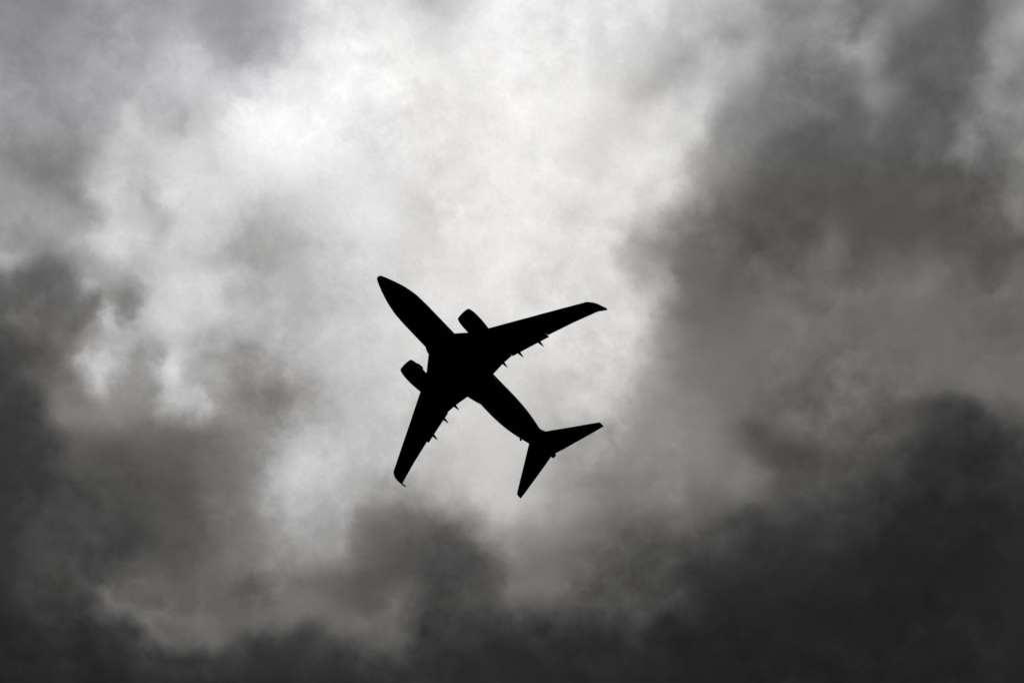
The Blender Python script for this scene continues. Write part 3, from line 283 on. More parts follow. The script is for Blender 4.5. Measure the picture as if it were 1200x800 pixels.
HIGH_DECK = ((-273.4, 273.4), (421.2, 793.2), """
470 470 470 470 479 494 509 519 523 517 505 489 472 456 444 437 433 433 436 441 437 420 404 403 413 429 446 460 467 467 460 447 427 400 363 318 272 234 202 174 150 129 114 106 104 108 112 118 126 139 153 157 151 140 131 120 107 94 82 76 73 75 80 85 90 92 92 89 85 81 79 79 80 83 87 87 89 102 122 137 137 134 144 159 170 179 197 230 262 275 277 277 279 283 279 274 274 284 308 332 332 320 313 308 299 294 301 318 347 372 387 387 356 290 266 250 220 197 197 197 197
478 478 478 478 484 494 502 507 508 501 490 478 465 453 445 440 437 435 436 438 432 413 396 392 399 415 436 454 463 465 461 451 436 412 376 326 274 231 197 169 145 125 110 101 99 102 106 110 116 126 136 141 139 133 123 112 101 90 81 75 73 74 78 84 89 91 91 89 88 87 85 83 83 85 89 88 89 101 122 139 138 137 153 170 180 191 205 232 257 271 282 288 282 278 271 271 276 287 310 339 345 324 315 314 308 309 324 344 365 377 381 380 357 300 270 243 207 185 185 185 185
486 486 486 487 489 492 493 493 490 482 474 465 458 452 448 445 441 437 435 433 423 402 382 375 379 396 422 446 457 461 460 454 443 424 388 333 274 226 190 162 139 119 105 96 93 94 97 100 103 109 115 120 123 122 113 102 92 84 78 74 72 73 76 81 86 89 89 89 90 92 91 88 86 88 91 91 92 103 123 136 138 140 156 174 189 205 220 231 249 269 283 284 273 265 256 257 272 296 318 329 324 317 322 326 324 340 363 374 375 376 379 376 351 294 260 227 193 177 177 176 176
490 490 490 490 489 487 484 481 476 470 464 458 454 451 450 450 445 438 432 425 410 386 363 352 353 372 405 434 449 456 457 454 445 427 391 331 268 219 183 156 134 115 101 93 88 87 88 90 91 95 100 105 109 109 102 92 85 79 75 72 70 71 74 78 82 85 86 86 90 95 95 92 90 92 95 95 97 108 123 132 138 148 165 187 211 229 230 227 244 267 278 272 261 255 250 253 272 301 316 301 293 309 333 345 351 374 390 389 378 372 375 373 340 282 249 220 190 179 179 179 179
487 487 487 487 485 482 478 474 470 465 460 456 452 451 453 453 448 438 427 415 395 367 341 326 326 348 386 421 439 448 450 447 437 418 381 320 256 209 176 151 130 113 99 91 85 81 80 81 82 87 93 97 99 97 92 85 80 75 72 69 68 69 71 74 78 81 81 83 88 93 95 94 94 96 98 99 103 112 123 132 144 158 175 199 229 248 231 221 243 267 274 268 261 260 259 264 276 289 289 264 266 305 343 363 377 396 397 390 380 374 375 372 328 272 244 223 202 195 195 195 195
479 479 480 480 478 476 473 470 466 462 458 453 450 450 453 453 446 434 420 403 380 349 322 305 303 326 367 404 425 436 438 432 420 398 359 301 242 198 168 146 127 111 98 90 83 77 73 72 74 80 87 91 89 86 82 78 74 71 68 66 65 66 68 70 73 75 76 77 83 89 92 93 94 96 99 99 104 113 124 140 156 163 166 180 208 231 217 212 244 272 278 282 287 286 281 279 271 256 245 233 248 301 350 373 385 397 398 391 385 384 386 378 323 263 236 226 218 218 218 218 218
466 466 466 466 469 471 471 468 464 458 452 447 444 444 447 446 438 425 409 391 368 339 312 295 291 311 348 384 406 418 418 408 391 364 325 275 225 188 161 141 124 109 97 89 82 75 69 66 68 73 79 82 80 78 75 71 68 66 64 62 61 62 63 64 66 68 68 70 75 81 86 88 90 92 94 95 100 111 127 151 159 154 151 159 177 193 191 203 245 275 281 293 319 329 325 303 268 237 224 218 248 309 359 380 391 395 398 393 388 390 393 382 327 256 221 221 225 222 222 222 222
447 447 447 447 455 462 466 465 460 451 442 437 434 434 434 431 422 409 395 378 357 332 308 290 284 298 328 358 380 392 389 375 353 323 287 246 207 176 153 135 120 106 95 88 80 73 67 62 62 66 71 73 72 70 67 65 62 60 59 58 57 57 57 58 59 60 60 62 66 72 77 81 83 86 88 89 94 105 121 146 149 144 140 145 160 176 181 200 246 277 290 318 343 345 342 328 296 258 237 215 243 305 355 377 387 392 394 388 384 387 387 374 330 262 219 214 224 231 231 231 231
422 422 422 423 432 444 451 454 451 441 430 423 419 417 414 408 398 387 375 363 347 327 306 287 276 284 305 328 344 352 346 331 309 281 250 218 188 164 144 128 114 102 93 86 79 72 66 62 59 60 63 64 64 62 60 58 56 55 54 53 52 52 52 53 53 53 53 54 58 63 68 72 76 80 83 86 93 102 113 129 131 132 135 145 162 180 191 207 249 279 290 318 339 345 351 348 328 296 268 233 247 296 341 364 378 383 382 377 375 375 370 350 312 262 228 220 230 243 243 243 243
395 395 395 395 405 417 428 436 436 427 416 408 402 396 389 380 369 359 352 345 336 323 305 285 269 270 282 295 302 302 294 279 262 241 217 193 169 150 134 121 109 97 90 84 77 70 65 62 59 56 56 56 56 55 53 52 50 49 48 48 48 49 50 50 49 48 49 49 51 55 59 63 68 75 80 86 93 100 103 110 114 119 131 150 171 192 209 224 256 279 284 299 322 341 357 358 343 322 293 261 256 282 314 336 362 367 365 361 359 356 344 314 278 251 238 237 243 250 250 250 250
372 373 373 373 381 391 403 415 418 411 401 393 386 376 365 352 339 329 326 326 325 317 304 284 266 260 263 265 261 254 242 230 217 204 188 170 152 137 125 114 103 93 88 82 76 70 66 63 60 54 50 48 48 47 46 45 45 44 43 43 45 48 50 50 49 49 49 48 45 47 51 55 60 68 73 81 86 88 90 95 99 108 122 145 173 199 221 243 263 277 288 300 319 335 348 352 344 323 298 269 250 254 273 297 337 347 345 341 337 332 317 281 255 242 240 242 245 244 244 244 244
362 362 362 363 366 372 382 392 397 394 387 382 374 363 348 331 313 299 300 307 312 310 302 287 271 261 256 247 233 217 204 192 182 173 163 150 137 126 116 106 97 90 86 82 76 71 66 63 59 53 46 42 40 40 40 39 39 38 38 40 43 46 49 49 48 48 48 47 41 41 44 46 50 57 62 66 69 71 76 87 89 97 113 142 180 204 221 241 263 275 276 284 301 319 334 341 336 320 298 258 229 226 254 298 321 327 324 319 316 315 306 269 240 223 216 218 224 220 219 219 219
357 357 357 357 357 358 363 370 375 376 375 372 365 353 337 315 291 273 275 286 297 300 298 288 274 262 249 233 211 190 174 163 156 149 142 134 125 116 108 100 94 90 87 83 78 73 68 63 58 51 44 38 35 34 34 33 33 33 35 37 40 44 47 48 47 46 46 45 36 34 37 38 41 45 49 52 54 57 65 77 80 88 108 144 185 208 220 238 259 270 268 271 279 300 320 328 324 314 296 264 233 225 250 290 303 304 303 299 297 300 293 262 231 207 188 184 202 204 203 203 203
352 352 352 352 350 349 348 349 352 358 362 362 356 346 329 304 273 250 251 264 278 287 289 280 266 252 237 217 191 168 152 143 137 132 128 123 116 109 102 97 94 93 89 85 80 75 70 65 58 50 43 37 32 29 28 28 29 31 33 35 38 42 45 46 46 45 44 42 33 29 30 31 32 35 40 43 44 48 57 68 73 84 113 154 189 207 218 233 251 262 261 261 268 285 304 312 308 301 287 268 245 236 252 275 283 285 285 283 281 280 266 242 219 198 181 173 189 195 195 195 195
344 344 344 344 344 342 336 330 332 341 349 351 347 338 321 294 258 229 228 241 257 270 274 263 246 231 217 198 173 150 137 129 125 122 119 114 109 104 99 98 99 98 94 90 84 79 73 67 59 51 43 37 32 27 23 25 28 30 33 35 38 41 44 45 45 44 42 38 29 24 23 24 25 28 34 36 38 43 52 61 67 83 120 163 187 198 211 223 240 252 251 253 264 274 284 291 289 283 272 258 245 243 251 263 267 270 270 268 266 257 228 210 201 194 187 182 184 186 186 186 186
333 333 333 334 336 336 327 318 319 330 339 340 335 324 306 277 240 211 208 218 234 248 252 239 220 207 196 180 158 138 126 120 117 115 112 108 104 100 99 101 103 103 99 94 88 83 76 70 61 52 44 37 32 27 22 24 28 30 33 36 39 41 44 45 44 42 39 34 25 19 17 18 20 24 29 31 34 39 47 55 62 76 111 152 170 184 195 208 226 242 246 248 252 255 262 269 270 265 257 246 238 237 241 249 252 251 250 248 246 240 199 188 189 187 180 174 172 172 172 171 171
320 320 320 321 327 330 324 318 320 329 334 330 318 300 276 248 218 196 191 196 207 217 219 209 194 185 177 165 147 130 120 115 112 110 107 103 99 99 102 104 106 105 101 96 91 85 79 71 63 54 45 38 33 27 23 26 29 32 35 38 41 43 45 45 44 40 35 27 20 14 12 14 17 22 27 33 35 36 43 51 59 73 102 135 153 168 177 190 209 224 228 231 237 240 244 247 246 246 241 234 228 226 228 232 233 230 227 228 229 213 175 166 173 177 172 163 155 150 149 149 149
301 301 301 303 311 317 318 317 321 326 326 315 296 270 241 216 197 184 178 177 180 185 185 178 169 164 160 151 137 124 116 111 108 106 104 101 100 102 105 107 108 106 102 97 92 87 80 73 64 56 47 40 33 27 25 28 31 34 37 40 42 45 46 45 43 37 29 21 14 11 12 16 22 28 33 37 36 33 37 44 56 74 98 120 135 145 155 170 190 204 206 211 217 222 224 224 224 224 221 217 214 212 212 213 212 205 202 206 205 179 152 146 155 165 163 154 140 128 125 125 125
276 276 276 278 286 295 301 306 312 317 312 295 269 238 209 192 184 179 173 168 165 163 161 157 153 151 150 144 134 125 118 113 110 108 106 104 104 106 108 110 110 107 103 98 93 87 81 74 66 58 50 42 34 27 25 29 32 35 38 41 43 45 46 45 41 34 25 16 11 10 13 21 30 35 39 40 36 32 32 39 54 74 94 108 118 127 139 156 174 185 187 192 197 200 201 201 201 201 199 197 195 194 192 192 189 183 181 185 183 157 143 139 146 155 154 143 129 116 113 113 113
244 245 245 247 253 262 272 282 292 297 291 269 239 207 188 182 182 182 179 171 163 157 153 150 147 147 148 145 138 131 126 122 119 116 114 111 110 112 114 114 113 109 104 99 93 88 81 74 67 60 52 44 35 28 24 28 32 35 37 40 43 45 45 43 39 31 21 13 10 10 15 24 32 37 39 39 36 31 29 37 53 70 85 96 106 118 131 146 159 168 170 175 177 177 177 176 176 177 177 175 174 172 171 169 167 165 165 166 166 153 146 145 147 148 142 128 119 113 111 111 111
212 212 212 213 217 225 236 248 261 269 265 243 210 182 177 180 181 182 181 178 168 158 151 147 145 145 147 147 144 140 136 132 128 126 122 119 118 119 120 119 116 111 105 99 93 87 81 75 69 62 55 47 37 29 22 25 30 34 37 40 42 43 43 41 36 29 20 13 10 12 17 25 32 34 34 33 29 25 28 37 49 62 74 86 99 111 123 134 144 150 152 154 154 153 152 152 152 153 153 153 152 151 150 148 146 145 145 146 146 141 138 139 140 137 125 111 104 101 100 100 100
180 180 180 180 181 185 196 208 222 235 237 217 183 177 175 171 172 182 181 180 171 158 148 143 140 139 140 142 143 144 144 141 138 135 132 129 127 127 126 123 119 114 107 100 94 87 82 76 70 65 58 49 39 30 22 22 28 33 36 39 41 41 41 38 34 28 21 16 14 16 20 25 26 26 21 20 20 20 24 33 43 53 63 75 88 99 109 117 124 129 131 132 132 131 130 129 129 129 130 130 130 129 128 126 125 125 125 125 124 124 124 124 124 119 106 94 86 83 82 82 82
153 153 153 152 150 153 159 170 183 196 202 192 163 177 172 165 170 182 181 180 171 156 144 140 136 133 134 137 141 146 150 151 150 147 143 140 138 136 133 129 123 117 109 102 94 87 82 77 72 67 60 51 41 31 23 20 25 32 36 39 40 40 38 35 32 28 23 20 19 20 23 26 25 23 15 12 15 16 20 29 37 45 55 66 76 85 92 99 104 107 109 109 110 109 108 108 107 107 108 108 107 107 106 105 105 104 103 103 103 105 106 106 104 98 86 76 69 66 65 65 65
139 139 139 137 135 136 138 144 155 163 171 170 153 174 169 166 173 181 181 180 172 156 144 141 140 136 136 139 144 150 159 164 165 162 158 153 149 145 141 135 129 121 112 103 95 87 81 77 72 67 61 52 42 32 23 19 25 32 37 39 40 38 36 33 31 28 25 23 22 23 25 28 27 23 14 10 12 14 18 26 33 40 48 58 64 70 76 81 84 87 88 89 89 88 87 87 86 86 87 87 86 86 85 84 84 84 83 82 83 85 86 85 82 76 68 59 53 52 52 52 52
139 139 139 137 135 137 135 135 141 149 156 158 153 168 170 168 171 177 179 179 176 164 153 151 153 149 149 151 154 160 170 177 179 177 173 166 159 154 150 143 135 125 114 104 95 87 80 75 71 66 60 52 42 31 23 20 27 35 39 41 40 38 35 32 29 27 25 24 23 24 26 28 27 21 11 8 10 13 18 23 28 34 41 47 52 56 60 64 67 70 73 77 73 68 67 66 65 65 66 66 66 67 66 65 65 65 65 64 66 66 65 63 59 55 52 45 41 41 42 42 42
139 139 139 137 135 136 136 133 135 139 146 151 149 151 170 170 164 169 170 178 179 176 171 166 163 162 164 168 173 175 174 173 174 177 179 177 169 164 158 150 140 128 116 105 95 87 80 75 70 65 59 51 41 31 23 23 30 38 41 42 40 37 34 30 27 25 24 23 22 23 25 27 24 17 9 7 9 12 16 19 23 28 32 36 39 43 45 51 61 70 76 82 71 57 50 48 47 47 48 48 50 52 49 48 47 48 47 49 54 53 49 46 44 43 40 35 32 32 33 33 33
139 139 139 140 140 141 139 135 135 137 141 142 142 153 171 163 155 159 161 176 179 179 177 171 168 168 172 177 181 175 157 152 153 160 171 179 178 172 164 153 142 130 119 108 97 88 81 75 69 64 58 49 40 30 22 24 32 38 41 41 39 35 32 28 25 23 22 20 21 22 24 24 17 9 6 5 7 9 12 14 18 21 23 25 28 31 39 52 66 77 82 76 68 51 34 32 31 31 37 43 45 41 43 38 33 33 34 33 35 35 33 32 31 31 28 26 25 24 25 25 25
144 144 144 147 150 149 146 143 141 138 140 146 153 164 162 151 149 153 154 172 179 180 175 169 168 169 174 180 179 163 137 131 131 140 156 172 180 177 167 155 142 131 121 110 100 91 83 76 70 63 57 48 39 29 22 26 32 37 39 38 36 33 30 27 23 21 19 18 19 21 23 22 13 4 3 4 5 6 8 10 11 13 15 16 19 27 41 58 72 81 80 61 56 42 20 19 18 19 32 46 43 30 34 32 28 25 22 20 19 22 24 22 19 19 18 18 17 17 17 17 17
149 149 149 152 155 155 154 154 150 140 142 158 174 169 149 143 150 154 152 170 179 178 172 167 167 169 174 180 174 152 127 121 118 127 144 162 176 179 170 156 143 132 122 113 103 94 85 78 71 63 56 47 37 28 22 27 32 35 36 35 33 31 28 25 21 19 17 16 17 19 20 20 10 3 2 2 3 4 4 5 6 7 8 9 15 30 46 61 74 78 67 45 37 26 10 9 9 9 27 42 35 19 17 22 25 20 10 10 10 14 18 16 12 13 11 10 10 10 10 10 10
143 143 143 144 145 149 158 165 160 148 144 155 171 170 152 148 159 163 157 169 176 169 167 171 172 175 179 180 173 154 131 121 121 130 144 160 173 179 173 160 146 134 124 115 106 97 89 81 73 64 55 45 36 28 22 27 32 34 34 33 31 30 27 24 20 16 15 14 15 16 17 16 4 1 1 1 1 1 2 2 2 3 3 5 15 31 47 61 71 69 51 36 23 11 4 4 3 3 12 20 15 6 5 5 6 5 4 3 4 4 5 7 13 20 11 6 4 4 4 4 4
153 153 153 155 147 146 162 180 185 177 162 149 151 175 166 167 170 171 173 175 175 169 169 173 176 179 180 176 166 152 139 136 135 141 151 162 172 178 176 165 151 138 127 118 109 100 92 83 74 64 54 44 35 27 24 28 32 33 33 32 30 29 27 23 19 16 15 15 15 15 14 10 1 0 0 0 0 0 0 0 0 0 1 4 12 28 42 53 57 50 43 31 14 3 1 1 1 1 5 7 4 1 1 1 0 1 1 1 1 1 0 3 11 18 7 1 1 1 1 1 1
148 148 148 154 157 165 182 201 207 203 182 152 139 159 166 174 172 172 180 176 169 164 163 168 173 176 178 176 170 162 155 151 150 154 159 164 170 176 176 169 156 142 130 121 111 103 94 85 75 64 54 44 34 27 25 28 31 32 31 30 29 27 25 22 19 17 17 17 17 16 13 8 1 0 0 0 0 0 0 0 0 0 0 3 10 22 30 33 31 24 23 16 6 0 0 0 0 0 1 1 0 0 0 0 0 0 0 0 0 0 0 1 5 8 2 0 0 0 0 0 0
152 152 152 159 178 194 205 214 215 211 191 163 143 144 151 160 158 160 170 172 161 155 154 157 163 167 174 179 179 174 168 162 163 166 166 166 167 172 175 171 161 147 134 123 113 104 94 84 74 63 53 43 34 27 25 28 30 30 30 29 27 25 22 21 20 20 21 20 19 17 13 10 1 0 0 0 0 0 0 0 0 0 0 1 10 16 15 11 8 4 2 0 0 0 0 0 0 0 0 0 0 0 0 0 0 0 0 0 0 0 0 0 0 0 0 0 0 0 0 0 0
190 190 190 192 202 208 209 208 206 204 187 168 158 154 135 131 136 139 148 172 160 152 148 149 155 161 167 176 180 177 172 169 171 172 170 166 164 168 172 172 164 151 138 126 115 105 94 84 73 63 52 43 34 27 23 26 28 29 28 27 26 23 21 20 22 23 24 23 22 18 15 11 2 0 0 0 0 0 0 0 0 0 0 1 7 8 4 1 1 0 0 0 0 0 0 0 0 0 0 0 0 0 0 0 0 0 0 0 0 0 0 0 0 0 0 0 0 0 0 0 0
200 200 200 195 197 198 197 197 196 195 182 157 144 148 126 130 144 141 145 175 166 151 146 149 155 161 167 176 180 178 175 172 173 174 171 163 158 162 168 170 165 155 141 128 116 105 94 83 73 62 52 43 34 27 21 24 26 27 27 27 26 24 22 22 23 25 24 23 22 19 16 12 4 1 0 0 0 0 0 0 0 0 0 0 2 2 1 0 0 0 0 0 0 0 0 0 0 0 0 0 0 0 0 0 0 0 0 0 0 0 0 0 0 0 0 0 0 0 0 0 0
192 192 192 185 181 178 178 182 184 183 175 157 149 149 124 122 142 138 140 176 164 150 147 149 154 159 167 176 180 179 176 173 173 174 170 161 155 159 165 169 166 157 144 129 116 104 93 83 72 62 52 43 35 27 21 21 24 25 26 26 26 24 23 23 24 25 24 23 22 19 17 13 8 5 2 0 0 0 0 0 0 0 0 0 0 0 0 0 0 0 0 0 0 0 0 0 0 0 0 0 0 0 0 0 0 0 0 0 0 0 0 0 0 0 0 0 0 0 0 0 0
178 178 177 169 161 155 156 164 167 166 162 155 149 145 141 133 134 124 135 175 158 148 146 149 153 158 165 173 179 180 176 172 172 173 170 163 158 161 166 169 166 157 144 129 116 103 92 82 72 61 52 43 35 27 21 20 22 23 24 25 25 25 24 24 25 25 24 23 22 20 18 15 13 10 5 1 0 0 0 0 0 0 0 0 0 0 0 0 0 0 0 0 0 0 0 0 0 0 0 0 0 0 0 0 0 0 0 0 0 0 0 0 0 0 0 0 0 0 0 0 0
161 161 160 152 140 133 137 146 146 144 142 136 123 129 173 167 125 111 140 174 156 146 144 149 156 161 163 170 177 179 175 170 171 173 171 168 166 168 171 170 166 156 142 127 114 102 91 81 71 61 51 42 34 27 21 19 20 22 22 23 23 24 24 25 25 25 25 24 23 21 18 16 15 12 7 2 0 0 0 0 0 0 0 0 0 0 0 0 0 0 0 0 0 0 0 0 0 0 0 0 0 0 0 0 0 0 0 0 0 0 0 0 0 0 0 0 0 0 0 0 0
138 138 137 133 125 121 124 128 127 122 121 113 96 108 172 174 107 125 171 168 155 145 145 153 162 166 169 175 179 178 172 167 168 172 172 172 172 174 174 171 165 154 139 125 112 101 90 80 70 60 51 42 34 27 21 18 19 20 21 21 22 23 24 25 26 26 26 26 25 23 20 17 16 13 7 2 0 0 0 0 0 0 0 0 0 0 0 0 0 0 0 0 0 0 0 0 0 0 0 0 0 0 0 0 0 0 0 0 0 0 0 0 0 0 0 0 0 0 0 0 0
141 141 140 127 109 103 105 105 102 95 93 82 77 106 165 175 122 145 181 174 168 154 155 165 174 176 177 178 175 170 166 163 165 169 172 173 175 176 175 171 164 152 137 123 111 100 90 80 70 60 51 42 34 27 21 17 17 18 18 19 20 21 23 24 25 26 27 27 26 24 21 17 12 8 4 1 0 0 0 0 0 0 0 0 0 0 0 0 0 0 0 0 0 0 0 0 0 0 0 0 0 0 0 0 0 0 0 0 0 0 0 0 0 0 0 0 0 0 0 0 0
181 181 178 163 137 124 112 95 79 73 68 56 71 117 163 169 150 155 163 164 172 164 168 172 170 166 163 161 156 152 151 153 158 164 169 172 175 177 176 171 162 151 136 123 111 100 90 80 70 60 51 42 34 27 21 16 15 16 16 16 17 19 21 22 23 25 27 28 27 25 21 15 8 3 1 0 0 0 0 0 0 0 0 0 0 0 0 0 0 0 0 0 0 0 0 0 0 0 0 0 0 0 0 0 0 0 0 0 0 0 0 0 0 0 0 0 0 0 0 0 0
235 235 233 220 194 162 129 91 60 55 50 45 83 139 168 162 166 147 123 126 159 166 176 168 149 135 130 126 123 119 121 135 146 155 163 169 174 177 175 170 162 150 136 123 112 101 91 80 70 60 51 42 34 27 21 15 14 14 14 14 15 16 17 18 20 22 25 27 26 24 19 12 4 1 0 0 0 0 0 0 0 0 0 0 0 0 0 0 0 0 0 0 0 0 0 0 0 0 0 0 0 0 0 0 0 0 0 0 0 0 0 0 0 0 0 0 0 0 0 0 0
265 266 262 240 200 138 97 64 39 34 33 55 118 168 171 169 151 119 76 78 147 155 171 159 133 116 105 94 84 68 71 104 124 139 151 162 171 176 175 170 161 150 137 125 114 103 92 82 71 61 51 43 35 27 21 15 13 12 12 12 12 12 12 13 15 17 21 24 24 21 17 11 3 0 0 0 0 0 0 0 0 0 0 0 0 0 0 0 0 0 0 0 0 0 0 0 0 0 0 0 0 0 0 0 0 0 0 0 0 0 0 0 0 0 0 0 0 0 0 0 0
311 311 300 254 193 91 45 31 22 22 41 115 157 164 168 172 140 73 51 99 159 138 157 159 144 129 118 101 76 44 37 65 88 108 128 147 162 172 174 170 162 151 139 127 116 105 94 83 72 62 52 43 35 28 21 15 12 11 11 11 10 8 7 7 8 11 15 19 20 19 15 10 3 0 0 0 0 0 0 0 0 0 0 0 0 0 0 0 0 0 0 0 0 0 0 0 0 0 0 0 0 0 0 0 0 0 0 0 0 0 0 0 0 0 0 0 0 0 0 0 0
349 349 331 267 184 61 15 10 10 12 31 111 159 170 168 156 105 42 61 134 169 133 152 162 155 139 125 106 69 30 15 27 42 58 80 108 137 159 170 170 163 153 141 129 118 107 95 84 73 63 53 44 36 28 21 15 11 10 11 10 8 5 3 2 3 5 8 13 15 15 13 10 3 1 0 0 0 0 0 0 0 0 0 0 0 0 0 0 0 0 0 0 0 0 0 0 0 0 0 0 0 0 0 0 0 0 0 0 0 0 0 0 0 0 0 0 0 0 0 0 0
378 379 357 288 200 71 15 3 3 3 6 47 121 168 158 116 58 34 70 135 170 146 159 167 160 141 116 93 53 18 2 3 5 11 27 58 98 136 160 167 164 155 143 131 119 108 97 86 75 64 54 45 36 28 21 15 11 10 10 9 6 3 1 0 0 1 3 7 10 11 11 9 3 1 0 0 0 0 0 0 0 0 0 0 0 0 0 0 0 0 0 0 0 0 0 0 0 0 0 0 0 0 0 0 0 0 0 0 0 0 0 0 0 0 0 0 0 0 0 0 0
411 411 386 326 262 126 35 3 0 0 1 8 59 112 115 61 33 32 32 84 168 168 173 177 174 150 106 70 32 8 0 0 1 1 3 21 60 109 147 162 163 156 144 132 120 109 98 87 76 65 55 46 37 29 22 15 10 9 9 8 5 2 0 0 0 0 0 3 5 7 7 6 1 0 0 0 0 0 0 0 0 0 0 0 0 0 0 0 0 0 0 0 0 0 0 0 0 0 0 0 0 0 0 0 0 0 0 0 1 1 1 0 0 0 0 0 0 0 0 0 0
424 424 403 358 313 219 85 14 0 0 0 0 15 43 51 21 14 19 12 59 147 175 178 178 179 155 98 53 24 6 0 0 0 0 0 9 40 89 133 156 162 156 145 133 122 111 100 89 77 66 56 46 38 29 22 16 10 8 8 7 4 1 0 0 0 0 0 1 2 3 3 2 0 0 0 0 0 0 0 0 0 0 0 0 0 0 0 0 0 0 0 0 0 0 0 0 0 0 0 0 0 0 0 0 0 0 4 5 7 15 17 4 0 0 0 0 0 0 0 0 0
448 448 430 399 375 319 182 53 0 0 0 0 0 7 13 4 4 6 3 35 103 160 178 182 180 145 76 38 21 6 0 0 0 0 0 10 38 82 125 151 160 156 146 134 122 112 101 90 79 67 57 47 38 30 22 16 10 7 6 5 3 1 0 0 0 0 0 0 1 1 1 0 0 0 0 0 0 0 0 0 0 0 0 0 0 0 0 0 0 0 0 0 0 0 0 0 0 0 0 0 0 0 6 13 11 19 35 41 55 90 117 106 85 43 1 0 0 0 0 0 0
484 484 469 449 437 398 283 93 0 0 0 0 0 1 2 1 0 0 0 12 50 108 139 149 142 101 40 22 17 6 0 0 1 5 11 30 60 95 129 152 160 156 145 134 123 112 102 91 80 68 57 47 38 30 23 16 10 7 5 4 2 0 0 0 0 0 0 0 0 0 0 0 0 0 0 0 0 0 0 0 0 0 0 0 0 0 1 3 0 0 0 0 0 0 0 0 0 0 0 0 0 0 15 34 28 40 64 80 111 178 242 261 247 168 62 19 3 0 0 0 0
516 516 509 494 475 433 330 112 0 0 0 0 0 0 0 0 0 0 0 1 6 16 34 50 43 22 7 7 9 5 1 1 9 26 51 81 108 130 148 160 162 155 144 133 122 112 102 91 80 68 58 48 39 31 23 16 11 6 4 3 1 0 0 0 0 0 0 0 0 0 0 0 0 0 0 0 0 0 0 0 0 0 0 0 0 0 6 17 9 2 0 0 0 0 0 0 0 0 0 0 0 1 19 44 37 38 54 82 131 213 302 369 399 352 229 101 31 11 10 11 11
515 516 514 509 497 461 374 174 39 4 0 0 0 0 0 0 0 0 0 0 0 0 4 9 7 2 0 1 2 1 0 8 35 75 111 138 154 162 166 167 163 154 143 132 122 112 102 91 80 69 58 48 39 31 23 17 11 6 3 2 1 0 0 0 0 0 0 0 0 0 0 0 0 0 0 0 0 0 0 0 0 0 0 0 0 0 15 56 63 23 1 0 0 0 0 0 0 0 0 0 0 0 7 18 17 26 60 111 183 279 375 429 447 430 370 264 150 87 69 70 70
514 514 514 513 505 478 408 243 96 22 5 1 1 4 5 4 3 2 2 1 0 0 0 0 0 0 0 0 0 0 0 15 58 113 151 170 175 174 172 167 161 152 142 132 122 113 102 91 80 69 59 49 40 31 23 17 11 6 3 2 1 0 0 0 0 0 0 0 0 0 0 0 0 0 0 0 0 0 0 0 0 0 0 0 0 0 10 45 80 51 23 13 7 0 0 0 0 0 0 0 1 2 2 4 10 36 104 187 272 369 444 471 477 477 460 401 302 215 169 160 160
517 517 516 512 504 486 428 288 138 44 17 11 12 18 21 20 16 12 8 5 4 3 1 0 0 0 0 0 0 0 0 21 74 133 167 176 174 170 167 162 157 150 142 133 123 114 103 92 81 70 59 49 40 31 24 17 11 6 3 1 0 0 0 0 0 0 0 0 0 0 0 0 0 0 0 0 0 0 0 0 0 0 0 0 0 0 1 10 52 68 64 53 44 36 24 11 3 0 2 3 9 15 17 21 37 81 180 290 379 455 495 502 507 515 507 479 422 346 282 257 257
520 520 517 509 501 486 432 291 146 60 39 36 40 47 51 50 44 31 20 15 15 12 7 2 0 0 0 0 0 0 1 27 87 146 173 172 163 158 156 154 152 149 142 134 125 115 104 93 82 71 60 50 41 32 24 17 11 6 3 1 0 0 0 0 0 0 0 0 0 0 0 0 0 0 0 0 0 0 0 0 0 0 0 0 0 0 0 2 11 61 101 114 116 122 95 52 19 9 14 15 30 47 59 69 102 164 272 387 469 509 522 522 527 535 529 508 472 427 377 340 340
521 521 518 509 499 481 426 293 161 87 71 72 76 81 82 79 69 51 36 32 33 30 22 10 2 0 0 0 0 0 2 36 103 159 174 165 154 150 149 151 152 150 144 136 126 116 106 95 84 73 62 52 42 32 24 17 11 6 3 1 0 0 0 0 0 0 0 0 0 0 0 0 0 0 0 0 0 0 0 0 0 0 0 0 0 0 0 0 1 36 86 120 127 131 124 95 68 62 62 50 68 92 111 142 192 268 362 452 513 533 537 538 541 542 537 520 495 476 446 406 406
520 520 517 509 496 470 412 294 182 122 108 109 112 113 109 101 88 69 54 51 53 51 40 23 6 0 0 0 0 0 4 45 118 167 172 160 149 146 147 152 155 153 146 138 128 118 107 97 86 75 64 53 43 34 25 17 11 6 3 1 0 0 0 0 0 0 0 0 0 0 0 0 0 0 0 0 0 0 0 0 0 0 0 0 0 0 0 0 0 12 43 77 93 99 110 107 95 93 100 94 110 130 152 194 253 338 424 489 526 538 541 544 545 542 533 510 485 472 457 429 429
517 517 514 505 487 453 394 297 210 162 147 143 140 136 126 112 96 79 68 67 70 68 56 34 10 0 0 0 0 0 6 52 127 171 169 157 149 148 152 158 159 153 142 131 121 112 102 92 82 72 63 54 44 35 26 18 11 6 3 1 0 0 0 0 0 0 0 0 0 0 0 0 0 0 0 0 0 0 0 0 0 0 0 0 0 0 0 0 0 0 9 30 55 70 90 104 106 106 122 129 139 152 176 222 290 380 460 509 528 537 542 546 547 542 530 501 468 449 442 433 433
